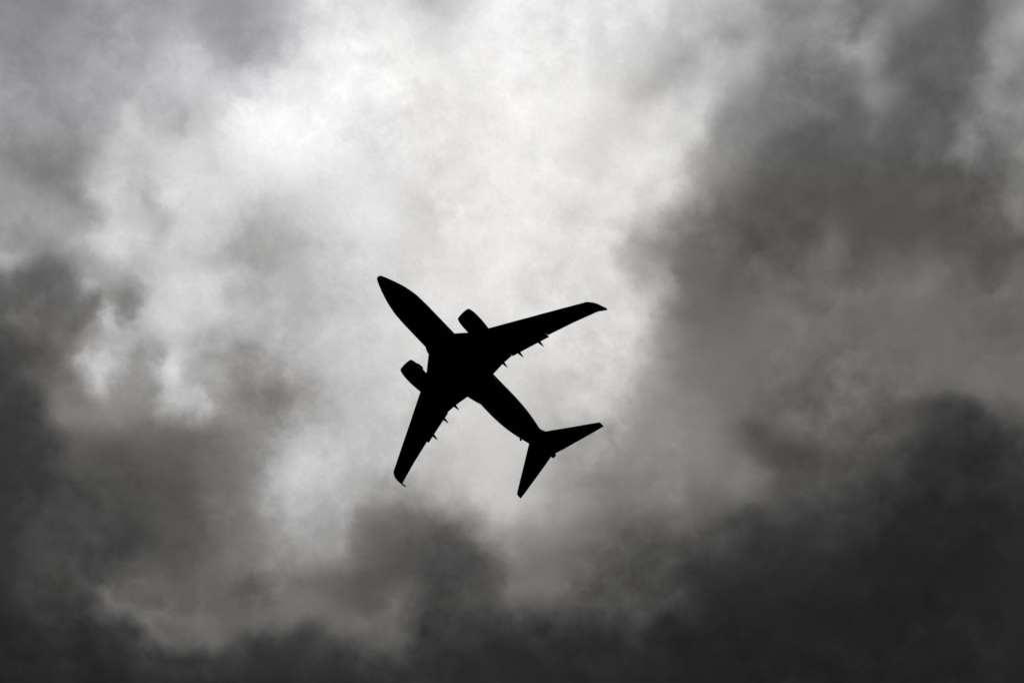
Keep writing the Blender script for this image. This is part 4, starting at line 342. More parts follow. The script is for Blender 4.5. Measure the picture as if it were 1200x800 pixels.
512 512 507 494 470 430 374 303 242 204 182 168 158 147 131 112 96 83 76 77 80 77 64 39 11 0 0 0 0 0 7 55 130 172 170 160 155 157 162 164 159 145 127 111 99 90 82 74 67 62 56 50 43 35 26 18 11 6 3 1 0 0 0 0 0 0 0 0 0 0 0 0 0 0 0 0 0 0 0 0 0 0 0 0 0 0 0 0 0 0 9 30 54 77 100 119 130 137 143 147 151 162 192 251 335 422 489 526 538 544 550 554 554 550 540 515 477 452 451 457 457
507 507 499 481 450 406 356 311 276 244 216 191 172 154 132 111 94 85 82 84 84 78 64 40 11 0 0 0 0 0 6 53 127 172 173 166 164 167 170 167 160 142 116 91 74 64 57 52 49 46 45 43 39 34 27 19 12 7 3 1 0 0 0 0 0 0 0 0 0 0 0 0 0 0 0 0 0 0 0 0 0 0 0 0 0 0 0 0 0 0 15 45 74 99 123 146 164 177 186 192 197 212 252 328 414 481 522 542 551 558 564 569 568 564 554 535 504 481 478 485 485
505 505 492 468 431 384 341 317 300 277 246 216 191 166 140 116 100 92 90 89 85 76 60 36 9 0 0 0 0 0 4 45 114 164 175 173 173 172 168 163 157 132 93 58 38 30 25 23 22 21 22 22 24 24 22 18 12 7 3 1 0 0 0 0 0 0 0 0 0 0 0 0 0 0 0 0 0 0 0 0 0 0 0 0 0 0 0 0 4 18 45 79 109 136 163 188 210 229 245 260 275 297 342 417 483 525 545 555 563 570 577 581 581 576 566 550 528 511 506 510 510
504 503 485 455 411 363 327 317 313 299 274 245 217 187 158 132 115 106 102 96 85 71 55 32 8 0 0 0 0 0 1 32 92 148 169 175 176 170 158 152 148 111 59 21 7 2 1 0 0 0 0 2 6 10 13 13 11 7 3 1 0 0 0 0 0 0 0 0 0 0 0 0 0 0 0 0 0 0 0 0 0 0 0 1 3 8 17 29 46 74 106 132 157 187 216 244 268 291 317 345 371 400 439 490 528 547 556 564 571 579 586 590 590 586 576 560 543 530 526 528 528
504 502 478 439 391 344 314 310 314 311 298 277 250 219 188 161 141 127 116 103 85 67 50 29 7 0 0 0 0 0 0 21 67 120 151 166 170 161 144 136 131 78 23 3 1 0 0 0 0 0 1 1 1 2 2 5 7 6 3 1 0 0 0 0 0 0 0 0 0 0 0 0 0 0 0 0 0 0 0 0 0 0 3 9 20 45 86 127 155 179 192 196 216 249 282 310 333 361 398 434 465 489 513 535 551 561 567 572 578 585 591 596 596 592 583 568 552 540 537 538 538
504 501 469 421 367 322 296 292 300 310 316 312 292 264 236 211 185 160 136 113 88 66 48 28 8 0 0 0 0 0 0 13 45 89 121 141 153 149 132 122 113 53 5 0 0 0 0 0 2 6 12 14 8 1 0 1 2 3 3 1 0 0 0 0 0 0 0 0 0 0 0 0 0 0 1 1 1 1 0 0 0 1 22 45 86 141 191 222 246 259 260 261 284 327 367 392 407 427 463 497 521 536 548 558 566 571 574 578 583 589 594 598 598 594 586 572 557 546 543 543 543
505 500 460 402 344 299 274 267 276 301 328 341 333 312 290 266 234 195 157 122 91 66 49 30 10 1 0 0 0 0 0 7 27 59 87 109 129 133 120 107 96 38 0 0 0 0 2 7 15 29 44 55 53 38 17 1 0 1 1 1 0 0 0 0 0 0 0 0 0 0 0 1 11 23 31 33 24 21 18 13 12 25 63 97 144 206 266 310 338 345 339 339 365 410 449 468 472 481 508 533 549 559 567 573 576 579 580 583 587 592 596 599 598 595 588 575 561 551 547 548 548
505 498 452 385 323 277 249 240 252 290 335 365 368 355 337 313 275 225 174 130 93 67 50 33 12 2 0 0 0 0 0 3 15 37 60 81 105 113 101 88 76 28 0 0 0 2 9 22 42 66 92 115 123 107 66 20 3 0 0 0 0 0 0 0 0 0 0 0 0 0 1 7 33 64 86 91 74 61 53 48 51 77 118 147 180 233 310 388 427 434 425 421 445 482 510 520 517 518 533 549 562 573 580 584 584 585 586 589 592 596 599 600 599 596 590 579 565 556 553 553 552
503 495 445 373 307 256 225 219 237 285 340 381 394 388 368 338 294 239 184 135 94 69 53 35 12 2 0 0 0 0 0 2 10 27 48 68 86 87 71 59 47 16 0 0 1 7 22 44 73 105 136 164 181 178 144 79 20 0 0 0 0 0 0 0 0 0 0 0 0 0 3 21 58 101 135 149 136 107 91 98 122 148 166 180 212 276 367 456 494 500 494 488 505 525 539 543 539 537 546 558 570 580 587 589 590 591 593 595 599 602 604 604 602 599 593 583 571 561 558 558 558
505 495 443 367 294 238 205 200 221 268 322 368 392 387 355 308 257 207 161 119 84 63 48 30 8 1 0 0 0 0 0 0 5 18 37 53 61 52 35 27 17 5 0 0 2 13 33 62 99 138 174 205 225 228 204 146 68 18 1 0 0 0 0 0 0 0 0 0 0 1 7 33 73 128 169 181 179 132 104 116 157 208 235 261 303 369 447 503 526 532 531 528 537 548 555 556 553 550 555 564 575 584 590 593 595 597 598 601 604 606 607 606 604 601 596 586 575 566 563 563 563
511 499 445 363 286 226 190 182 197 242 301 353 373 347 283 216 168 137 111 87 65 48 33 17 4 0 0 0 0 0 0 0 2 8 19 28 29 20 9 7 1 0 1 4 11 25 45 73 110 154 201 237 258 262 244 198 122 60 23 5 0 0 0 0 0 0 0 0 0 3 13 38 76 132 173 179 184 137 111 132 194 278 335 378 419 464 511 534 543 548 550 550 555 560 564 565 562 560 564 571 579 586 592 596 599 601 602 604 606 608 608 606 603 600 594 586 575 567 565 565 565
521 508 451 364 285 223 183 164 167 209 285 340 334 263 172 101 67 58 53 48 40 27 13 3 0 0 0 0 0 3 15 8 0 0 1 2 2 1 1 0 0 1 5 13 24 37 53 73 103 151 215 261 285 287 269 230 167 113 60 14 1 0 0 0 0 0 0 0 2 7 18 39 74 122 153 153 155 126 124 168 253 360 440 489 514 527 542 553 557 561 564 564 566 569 571 571 570 570 574 579 585 590 594 598 602 603 604 604 605 605 605 603 600 596 590 581 573 566 564 565 565
531 519 465 376 297 236 190 158 145 168 265 307 247 145 81 47 27 17 15 16 15 10 5 0 0 0 0 0 3 22 93 50 0 0 0 0 0 0 0 0 1 7 14 20 27 34 45 54 78 136 218 275 304 305 287 251 202 147 76 12 1 0 0 0 0 0 0 2 6 12 23 49 86 119 136 131 119 109 144 223 324 433 495 527 541 547 555 564 571 575 577 577 577 577 577 578 579 581 583 587 590 594 597 600 603 604 604 602 601 601 600 599 597 591 584 576 569 564 562 562 563
541 531 485 402 331 272 220 176 144 141 206 191 104 46 23 14 7 2 2 3 3 4 3 0 0 0 0 0 8 39 127 66 0 0 0 0 0 0 0 0 2 10 17 20 21 22 24 25 48 113 208 265 289 287 265 229 210 143 58 5 0 0 0 0 0 0 0 6 15 25 39 63 94 118 128 122 108 104 149 240 354 468 523 548 561 567 567 576 583 587 589 589 588 587 587 587 588 589 591 593 595 598 600 601 603 603 601 599 597 596 596 595 593 587 581 573 567 562 560 560 560
552 544 506 441 385 332 275 217 170 153 180 121 27 0 0 0 0 0 0 0 0 4 5 1 0 0 0 1 8 33 93 47 1 0 0 0 0 0 0 0 2 7 12 14 13 9 6 3 30 104 200 245 256 246 219 177 169 111 39 1 0 0 0 0 0 1 7 17 30 45 61 77 99 116 123 119 112 114 152 239 365 487 541 565 579 584 579 585 592 596 599 598 597 597 597 597 597 596 597 598 600 601 601 601 601 599 597 595 594 593 592 592 589 585 579 572 565 560 558 558 558
562 554 526 486 448 408 351 281 224 218 239 187 86 11 1 0 0 0 0 0 0 5 6 1 0 0 0 0 1 4 17 9 0 0 0 0 0 0 0 0 0 1 3 6 7 3 1 0 31 115 207 238 234 215 182 134 102 82 49 11 5 7 8 6 4 10 24 36 51 70 86 96 108 123 129 121 122 135 170 254 389 511 560 582 593 592 587 592 598 602 605 605 604 604 605 605 604 602 601 601 602 602 602 600 598 596 594 592 591 591 590 589 587 583 578 571 564 559 556 556 556
571 564 545 524 505 478 432 366 312 321 352 336 226 69 6 0 0 0 0 0 0 1 2 0 0 0 0 0 0 0 1 1 0 0 0 0 0 0 0 0 0 0 0 1 2 0 0 0 30 120 234 271 268 249 216 168 135 117 91 57 40 57 69 49 24 41 53 65 81 101 118 131 149 168 169 148 141 154 208 321 463 541 576 592 597 597 594 598 604 608 610 610 609 609 610 610 607 605 603 602 602 602 601 599 597 595 593 592 591 590 590 589 587 583 578 571 564 557 555 554 554
578 573 561 549 539 522 493 446 406 420 450 455 381 252 167 138 59 3 0 0 0 0 0 0 0 0 0 0 0 0 0 0 0 0 0 0 4 4 0 0 0 0 0 0 0 0 0 0 29 126 273 324 326 307 276 233 213 204 186 168 182 230 230 183 136 130 137 155 186 220 241 247 267 266 239 219 247 310 374 449 536 573 592 599 600 602 600 603 608 612 614 614 613 612 613 612 610 607 604 602 601 601 600 598 597 595 595 594 593 592 591 590 587 584 579 572 564 557 554 552 552
582 579 572 564 556 545 530 504 480 491 512 519 498 447 382 340 177 40 0 0 0 0 0 0 0 0 0 0 2 5 4 10 15 16 20 30 52 52 31 9 1 0 0 1 1 1 0 0 30 138 322 384 391 377 353 320 319 334 334 331 371 427 410 353 303 279 286 312 349 386 405 401 417 391 333 315 391 492 548 566 586 598 604 604 604 606 605 607 610 614 615 616 615 614 615 614 612 609 606 603 601 600 599 598 596 596 596 596 595 593 592 590 588 585 580 573 565 557 553 552 551
584 583 579 573 567 559 547 531 519 526 538 540 533 520 501 477 328 129 1 0 0 0 0 0 0 0 0 4 18 36 35 63 81 87 100 134 170 168 114 39 7 2 3 5 7 6 4 0 37 163 379 445 454 451 441 424 441 481 503 503 512 525 510 479 456 458 476 500 517 524 524 524 529 497 435 409 498 560 586 596 606 610 611 609 609 609 609 609 611 613 615 615 615 615 616 616 614 611 609 605 602 600 599 597 596 596 597 598 596 594 592 590 588 585 581 574 566 558 554 551 550
587 585 583 580 576 569 559 546 538 545 556 556 550 542 535 519 408 202 29 0 0 0 0 0 0 0 0 24 90 164 187 228 244 244 251 260 277 253 175 80 34 24 24 27 30 26 17 10 61 212 433 494 503 505 506 501 514 543 561 561 561 563 554 540 532 540 551 567 575 572 568 567 568 548 513 499 548 581 595 602 608 610 614 615 613 613 612 611 611 612 613 614 614 615 616 616 615 613 611 608 605 602 599 597 596 597 598 599 597 594 591 589 587 584 581 576 568 561 556 552 551
590 589 586 584 581 575 567 555 550 558 571 571 562 551 543 531 466 291 124 79 53 23 23 40 43 28 48 123 231 324 355 389 403 400 394 382 376 332 252 171 129 102 80 66 61 53 43 42 112 277 478 526 534 538 543 544 551 562 570 571 573 575 574 569 566 570 574 583 587 584 580 576 571 563 554 553 572 587 595 601 605 609 614 616 616 615 614 612 611 611 612 613 613 614 615 615 614 613 611 609 606 603 600 598 597 597 599 599 597 594 591 588 585 583 581 577 572 565 560 556 554
594 592 589 586 583 578 571 562 559 568 582 584 575 562 552 542 513 389 271 241 193 117 113 151 163 132 182 288 393 456 477 492 505 505 491 476 458 413 356 311 286 242 194 158 138 119 103 108 190 351 510 544 550 555 560 562 565 566 566 570 575 581 584 583 580 578 581 586 589 588 584 576 568 564 566 572 583 591 596 601 605 609 612 615 616 616 614 612 611 611 612 613 613 613 613 613 612 611 610 608 606 603 600 598 597 598 599 598 597 594 590 587 584 583 581 579 575 570 565 561 558
598 595 592 588 584 579 574 566 565 574 588 589 582 573 565 552 533 461 406 413 407 328 304 335 361 345 384 444 492 515 523 530 540 543 536 524 509 488 469 460 455 426 383 351 328 282 230 220 293 424 529 555 562 568 574 575 572 567 566 570 577 584 589 590 587 584 586 589 592 592 589 582 574 572 574 580 588 594 599 603 607 610 612 615 617 617 615 613 611 611 612 613 614 613 612 610 609 608 607 606 605 603 601 599 598 598 598 598 596 593 590 586 583 582 581 580 578 574 569 565 562
600 597 593 588 584 579 574 568 567 576 588 589 586 580 572 562 550 518 497 506 512 472 455 468 483 480 500 523 539 546 550 554 561 563 556 545 536 529 527 532 535 523 500 481 464 430 384 364 401 479 541 561 568 575 580 581 576 570 568 573 579 587 592 593 591 588 589 591 594 595 594 588 581 578 580 585 591 597 602 606 609 611 613 616 617 618 616 614 612 613 614 615 615 615 612 610 607 606 605 605 605 603 601 600 599 599 599 598 596 593 590 586 583 581 581 581 579 576 571 567 563
600 597 593 588 583 579 574 568 568 577 587 588 587 583 578 573 568 556 548 547 549 545 541 540 543 546 553 559 565 570 574 577 581 579 571 560 556 556 558 562 566 564 560 552 541 528 505 485 487 514 546 563 570 576 581 583 578 572 571 575 581 588 593 593 591 588 588 590 593 595 595 591 584 581 581 585 591 597 603 607 610 613 615 617 618 618 617 615 613 614 615 617 618 617 614 611 607 605 604 604 604 603 602 601 600 600 599 598 596 594 590 587 583 581 581 581 580 577 572 567 562
599 597 593 588 583 578 573 567 568 579 589 587 586 585 583 581 580 575 569 567 568 566 566 566 568 571 576 580 584 592 599 600 600 597 588 577 577 580 582 583 585 587 588 584 575 565 558 545 533 531 549 563 571 576 580 582 577 572 571 575 581 587 591 591 588 585 585 587 590 593 594 589 583 579 579 583 589 596 602 607 611 613 615 617 619 619 617 615 614 615 617 619 620 619 616 612 608 605 603 603 603 603 602 601 601 600 599 598 596 594 591 587 584 582 581 581 580 577 572 566 561
""")
GREY_TINT = (0.992, 1.0, 1.02)
COOL_TINT = (1.012, 1.0, 0.943)


def axis(lo, hi, step, far, grow=1.04):
    pad = 0.15 * (hi - lo)
    c = np.arange(lo - pad, hi + pad, step)
    out = []; d = step; p = c[-1]
    while p < far:
        d *= grow; p += d; out.append(p)
    neg = []; d = step; p = c[0]
    while p > -far:
        d *= grow; p -= d; neg.append(p)
    return np.array(neg[::-1] + list(c) + out)

DETAIL = 0.17
SIGMA = 0.25                                   # extinction per metre of cloud
def cloud_deck(name, label, table, height, tint, seed, step, spread):
    (xa, xb), (ya, yb), txt = table
    T = np.array([[float(k) for k in l.split()] for l in txt.strip().split('\n')]) / 100.0
    X = axis(xa, xb, step, 16000.0); Y = axis(ya, yb, step, 16000.0)
    x, y = np.meshgrid(X, Y)
    sc = height / 1500.0
    wx = fbm(x, y, 15 * sc, 6, seed, .6) * 2.3 * sc
    wy = fbm(x, y, 15 * sc, 6, seed + 37, .6) * 2.3 * sc
    nr, nc = T.shape
    t = cubic(T, (x + wx - xa) / (xb - xa) * (nc - 1), (y + wy - ya) / (yb - ya) * (nr - 1))
    n = fbm(x + .8 * wx, y + .8 * wy, 20 * sc, 7, seed + 77, .56)
    puff = 0; a = 1.0                          # billows: rounded lumps with creases between
    for i in range(5):
        puff = puff + a * (np.abs(perlin((x + 1.3 * wx) * 1.9 ** i / (13 * sc) + 5.1 * i, (y + 1.3 * wy) * 1.9 ** i / (11 * sc) - 3.3 * i, seed + 300 + i)) - .28); a *= .55
    n = n + 0.7 * puff
    fine = fbm(x, y, 1.7 * sc, 2, seed + 400, .9)
    # away from overhead the deck goes on with its own broad swells
    dx = np.maximum(np.maximum(xa - x, x - xb), 0); dy = np.maximum(np.maximum(ya - y, y - yb), 0)
    far = np.clip(np.hypot(dx, dy) / (90 * sc), 0, 1)
    far = far * far * (3 - 2 * far)
    big = fbm(x, y, 190 * sc, 6, seed + 130, .5)
    t = t * (1 - far) + far * np.maximum(T.mean() * (1 + 1.5 * big), 0)
    patchy = np.clip(.8 + 1.1 * fbm(x, y, 45 * sc, 3, seed + 500), .15, 1.6)   # torn in places, smooth in others
    t = np.maximum(t + DETAIL * patchy * n * (t / (1 + t / 5) + spread) + .10 * fine, 0.01)
    t[0, :] = t[-1, :] = 0.01; t[:, 0] = t[:, -1] = 0.01
    ny, nx = t.shape
    top = EYE.z + height
    V = np.empty((ny * nx + 4, 3), np.float32)
    V[:-4, 0] = x.ravel(); V[:-4, 1] = y.ravel(); V[:-4, 2] = (top - t).ravel()
    V[-4:] = [(X[0], Y[0], top), (X[-1], Y[0], top), (X[-1], Y[-1], top), (X[0], Y[-1], top)]
    idx = np.arange(ny * nx).reshape(ny, nx)
    q = np.stack([idx[:-1, :-1], idx[1:, :-1], idx[1:, 1:], idx[:-1, 1:]], -1).reshape(-1, 4)
    k = ny * nx
    q = np.vstack([q, [[k, k + 1, k + 2, k + 3]]])
    me = bpy.data.meshes.new(name)
    me.vertices.add(len(V)); me.vertices.foreach_set('co', V.ravel())
    me.loops.add(q.size); me.loops.foreach_set('vertex_index', q.ravel().astype(np.int32))
    me.polygons.add(len(q)); me.polygons.foreach_set('loop_start', np.arange(0, q.size, 4, dtype=np.int32))
    me.update(calc_edges=True)
    me.validate()
    m = bpy.data.materials.new(name)
    m.use_nodes = True
    tr = m.node_tree
    for nd in list(tr.nodes):
        tr.nodes.remove(nd)
    ab = tr.nodes.new('ShaderNodeVolumeAbsorption')
    ab.inputs['Density'].default_value = SIGMA * 2.0
    ab.inputs['Color'].default_value = [1 - 0.5 * c for c in tint] + [1]
    out = tr.nodes.new('ShaderNodeOutputMaterial')
    tr.links.new(ab.outputs[0], out.inputs['Volume'])
    o = link(name, me, m)
    o['kind'] = 'stuff'
    o['label'] = label
    return o

cloud_deck('storm_clouds', 'low grey storm clouds filling the sky behind the airliner', GREY_DECK, 1500.0, GREY_TINT, 3, 0.55, 0.5)
cloud_deck('high_clouds', 'cooler bluish grey cloud layer above the storm clouds', HIGH_DECK, 1900.0, COOL_TINT, 211, 0.8, 0.5)

# ------------------------------------------------------------------ airliner
# local axes: x forward (nose at 0, tail at -33), y to the left wing, z up
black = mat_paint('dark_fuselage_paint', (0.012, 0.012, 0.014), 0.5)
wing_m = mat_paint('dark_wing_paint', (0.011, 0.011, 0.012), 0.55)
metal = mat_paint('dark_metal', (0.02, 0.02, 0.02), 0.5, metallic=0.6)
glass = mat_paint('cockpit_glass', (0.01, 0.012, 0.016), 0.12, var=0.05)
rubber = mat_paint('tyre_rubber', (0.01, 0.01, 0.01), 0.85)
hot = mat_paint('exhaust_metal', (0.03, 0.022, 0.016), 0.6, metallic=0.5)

ELEV_R = R(ELEV)
cam_d = Vector((0, math.cos(ELEV_R), math.sin(ELEV_R)))
cam_u = Vector((0, -math.sin(ELEV_R), math.cos(ELEV_R)))
plane = bpy.data.objects.new('airliner', None)
col.objects.link(plane)
plane.empty_display_size = 3
plane.location = (-16.864, 138.298, 465.594)      # nose, some 490 m away up in the air
plane.rotation_euler = (-0.0103, -0.0424, -2.31856)
plane['label'] = 'black silhouetted twin-engine jet airliner with upturned wingtips flying under the storm clouds'
plane['category'] = 'airplane'

def interp(tab, x):
    # smooth (Catmull-Rom) table lookup, first column rising
    tab = np.array(tab, float)
    k = tab[:, 0]
    out = []
    for c in range(1, tab.shape[1]):
        f = tab[:, c]
        mm = np.gradient(f, k)
        i = int(np.clip(np.searchsorted(k, x) - 1, 0, len(k) - 2))
        h = k[i + 1] - k[i]; s = (x - k[i]) / h
        out.append((2 * s ** 3 - 3 * s ** 2 + 1) * f[i] + (s ** 3 - 2 * s ** 2 + s) * h * mm[i] + (-2 * s ** 3 + 3 * s ** 2) * f[i + 1] + (s ** 3 - s ** 2) * h * mm[i + 1])
    return out

#       aft    half width  half height  centre z
FUS = [(0.15, 0.33, 0.34, -.40), (0.4, 0.46, 0.47, -.39), (0.8, 0.645, 0.66, -.36), (1.55, 0.925, 0.95, -.30), (2.6, 1.29, 1.33, -.20), (3.7, 1.585, 1.66, -.10),
       (4.8, 1.77, 1.86, -.03), (5.8, 1.865, 1.955, -.005), (7, 1.91, 1.995, 0), (8.5, 1.92, 2.0, 0), (14, 1.92, 2.0, 0), (21, 1.93, 2.0, 0), (23.5, 1.93, 1.94, .06), (25.5, 1.80, 1.76, .22),
       (27, 1.58, 1.52, .42), (28.1, 1.36, 1.31, .58), (29.3, 1.09, 1.07, .78), (30.5, .78, .84, .95), (31.6, .53, .58, 1.08), (32.3, .40, .42, 1.15)]

def fus_ring(x, w, h, zc, n=40):
    return [(-x, w * math.cos(a), zc + h * math.sin(a)) for a in np.linspace(0, 2 * math.pi, n, endpoint=False)]

bm = bmesh.new()
rings = [fus_ring(0.004, .04, .04, -.40), fus_ring(.025, .12, .125, -.40), fus_ring(.07, .22, .225, -.40)]
for x in list(np.arange(.15, 9, .25)) + list(np.arange(9, 21, 1.5)) + list(np.arange(21, 32.31, .4)):
    w, h, z = interp(FUS, x)
    rings.append(fus_ring(x, w, h, z))
loft(bm, rings)
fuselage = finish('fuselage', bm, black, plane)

# tail cone with the exhaust of the auxiliary engine
bm = bmesh.new()
loft(bm, [fus_ring(32.15, .41, .43, 1.14, 24), fus_ring(32.5, .36, .37, 1.17, 24), fus_ring(32.78, .29, .30, 1.2, 24), fus_ring(32.8, .24, .25, 1.2, 24), fus_ring(32.5, .2, .2, 1.2, 24)])
finish('tail_cone', bm, metal, fuselage)

# windscreen: panes curved round the nose, standing a little proud
def skin_patch(name, x0, x1, a0, a1, mat, parent, lift=0.012, nx=5, na=8):
    b = bmesh.new()
    g = []
    for i in range(nx + 1):
        x = x0 + (x1 - x0) * i / nx
        w, h, z = interp(FUS, x)
        g.append([b.verts.new((-x, (w + lift) * math.cos(R(a0 + (a1 - a0) * k / na)), z + (h + lift) * math.sin(R(a0 + (a1 - a0) * k / na)))) for k in range(na + 1)])
    for i in range(nx):
        for k in range(na):
            b.faces.new((g[i][k], g[i + 1][k], g[i + 1][k + 1], g[i][k + 1]))
    return finish(name, b, mat, parent)
skin_patch('windscreen', 2.1, 3.0, 38, 88, glass, fuselage)
skin_patch('windscreen', 2.1, 3.0, 92, 142, glass, fuselage)
for s in (0, 180):
    skin_patch('cabin_door', 4.6, 5.5, -12 + s, 36 + s, black, fuselage, 0.015)
# belly aerials, drain mast, nose probes
def blade(name, x, a, chord, hgt, parent, mat=metal, thick=.03):
    w, h, z = interp(FUS, x)
    b = bmesh.new()
    ny, nz = math.cos(R(a)), math.sin(R(a))
    rr = []
    for f, off, c in ((-.06, 0, chord), (hgt * .6, .25 * chord, chord * .75), (hgt, .4 * chord, chord * .45)):
        base = Vector((-x - off, ny * (w + f), z + nz * (h + f)))
        tan = Vector((0, -nz, ny))
        rr.append([tuple(base + Vector((dx * c, 0, 0)) + tan * (dt * thick)) for dx, dt in ((.0, 0), (-.3, 1), (-1, 0), (-.3, -1))])
    loft(b, rr)
    return finish(name, b, mat, parent, False)
blade('aerial', 9.2, 270, .45, .32, fuselage)
blade('aerial', 23.2, 270, .4, .3, fuselage)
blade('drain_mast', 27.75, 196, .4, .2, fuselage, thick=.05)
blade('pitot_probe', 1.55, 178, .25, .12, fuselage)
blade('pitot_probe', 1.55, 2, .2, .07, fuselage)

# wing to body fairing
bm = bmesh.new()
BEL = [(10.4, 1.55, .35, -1.35), (11.0, 1.86, .7, -1.33), (12, 2.03, .92, -1.34), (14, 2.12, 1.0, -1.36), (17, 2.16, 1.0, -1.36), (18.9, 2.17, .95, -1.3), (19.6, 2.03, .85, -1.22), (20.4, 1.84, .66, -1.12), (21.2, 1.55, .35, -1.1)]
rings = []
for x in np.arange(10.4, 21.21, .3):
    w, h, z = interp(BEL, x)
    rings.append([(-x, w * abs(math.cos(a)) ** .6 * (1 if math.cos(a) >= 0 else -1), z + h * abs(math.sin(a)) ** .75 * (1 if math.sin(a) >= 0 else -1)) for a in np.linspace(0, 2 * math.pi, 40, endpoint=False)])
loft(bm, rings)
belly = finish('belly_fairing', bm, black, plane)
for s in (1, -1):                               # wheels lie open in their belly wells
    b = bmesh.new()
    pr = [(.0, .02), (.25, .02), (.27, .035), (.40, .045), (.50, .04), (.55, .0), (.55, -.2)]
    rr = [[(-17.6 + r_ * math.cos(a), s * .82 + r_ * math.sin(a), -2.352 - z_) for a in np.linspace(0, 2 * math.pi, 28, endpoint=False)] for r_, z_ in pr[1:]]
    loft(b, rr)
    finish('main_wheel', b, rubber, belly)
# anti-collision light under the belly
def dome(name, c, r_, mat, parent, flat=.6):
    b = bmesh.new()
    bmesh.ops.create_uvsphere(b, u_segments=16, v_segments=8, radius=r_, matrix=Matrix.Translation(c) @ Matrix.Diagonal((1.3, 1, flat, 1)))
    return finish(name, b, mat, parent)
dome('beacon_light', (-13.2, 0, -2.36), .13, glass, belly)

# aerofoil ring: leading edge, trailing edge, thickness, with up direction
def foil(le, te, tc, up=(0, 0, 1), n=12):
    le, te, up = Vector(le), Vector(te), Vector(up).normalized()
    c = (te - le).length
    pts = []
    xs = [.5 * (1 - math.cos(math.pi * i / n)) for i in range(n + 1)]
    th = lambda q: 5 * tc * (.2969 * math.sqrt(q) - .126 * q - .3516 * q * q + .2843 * q ** 3 - .1015 * q ** 4)
    for q in reversed(xs):
        pts.append(le + (te - le) * q + up * (c * (th(q) * .95 + .0008)))
    for q in xs[1:]:
        pts.append(le + (te - le) * q - up * (c * (th(q) * .75 + .0008)))
    return [tuple(p) for p in pts]

WING = [(.6, 10.6, 18.2, -1.42, .12), (2.1, 11.62, 18.22, -1.28, .125), (3.85, 13.12, 18.12, -1.0, .125), (4.9, 13.76, 18.1, -.84, .12), (5.95, 14.36, 18.28, -.65, .118), (7.5, 15.24, 18.75, -.28, .112),
        (9.0, 16.09, 19.25, .08, .11), (10.47, 16.92, 19.62, .37, .108), (10.49, 16.93, 20.19, .375, .105), (13.9, 18.83, 21.27, 1.02, .105), (16.62, 20.36, 22.24, 1.5, .10)]
def wz(y):
    return float(np.interp(y, [w[0] for w in WING], [w[3] for w in WING]))

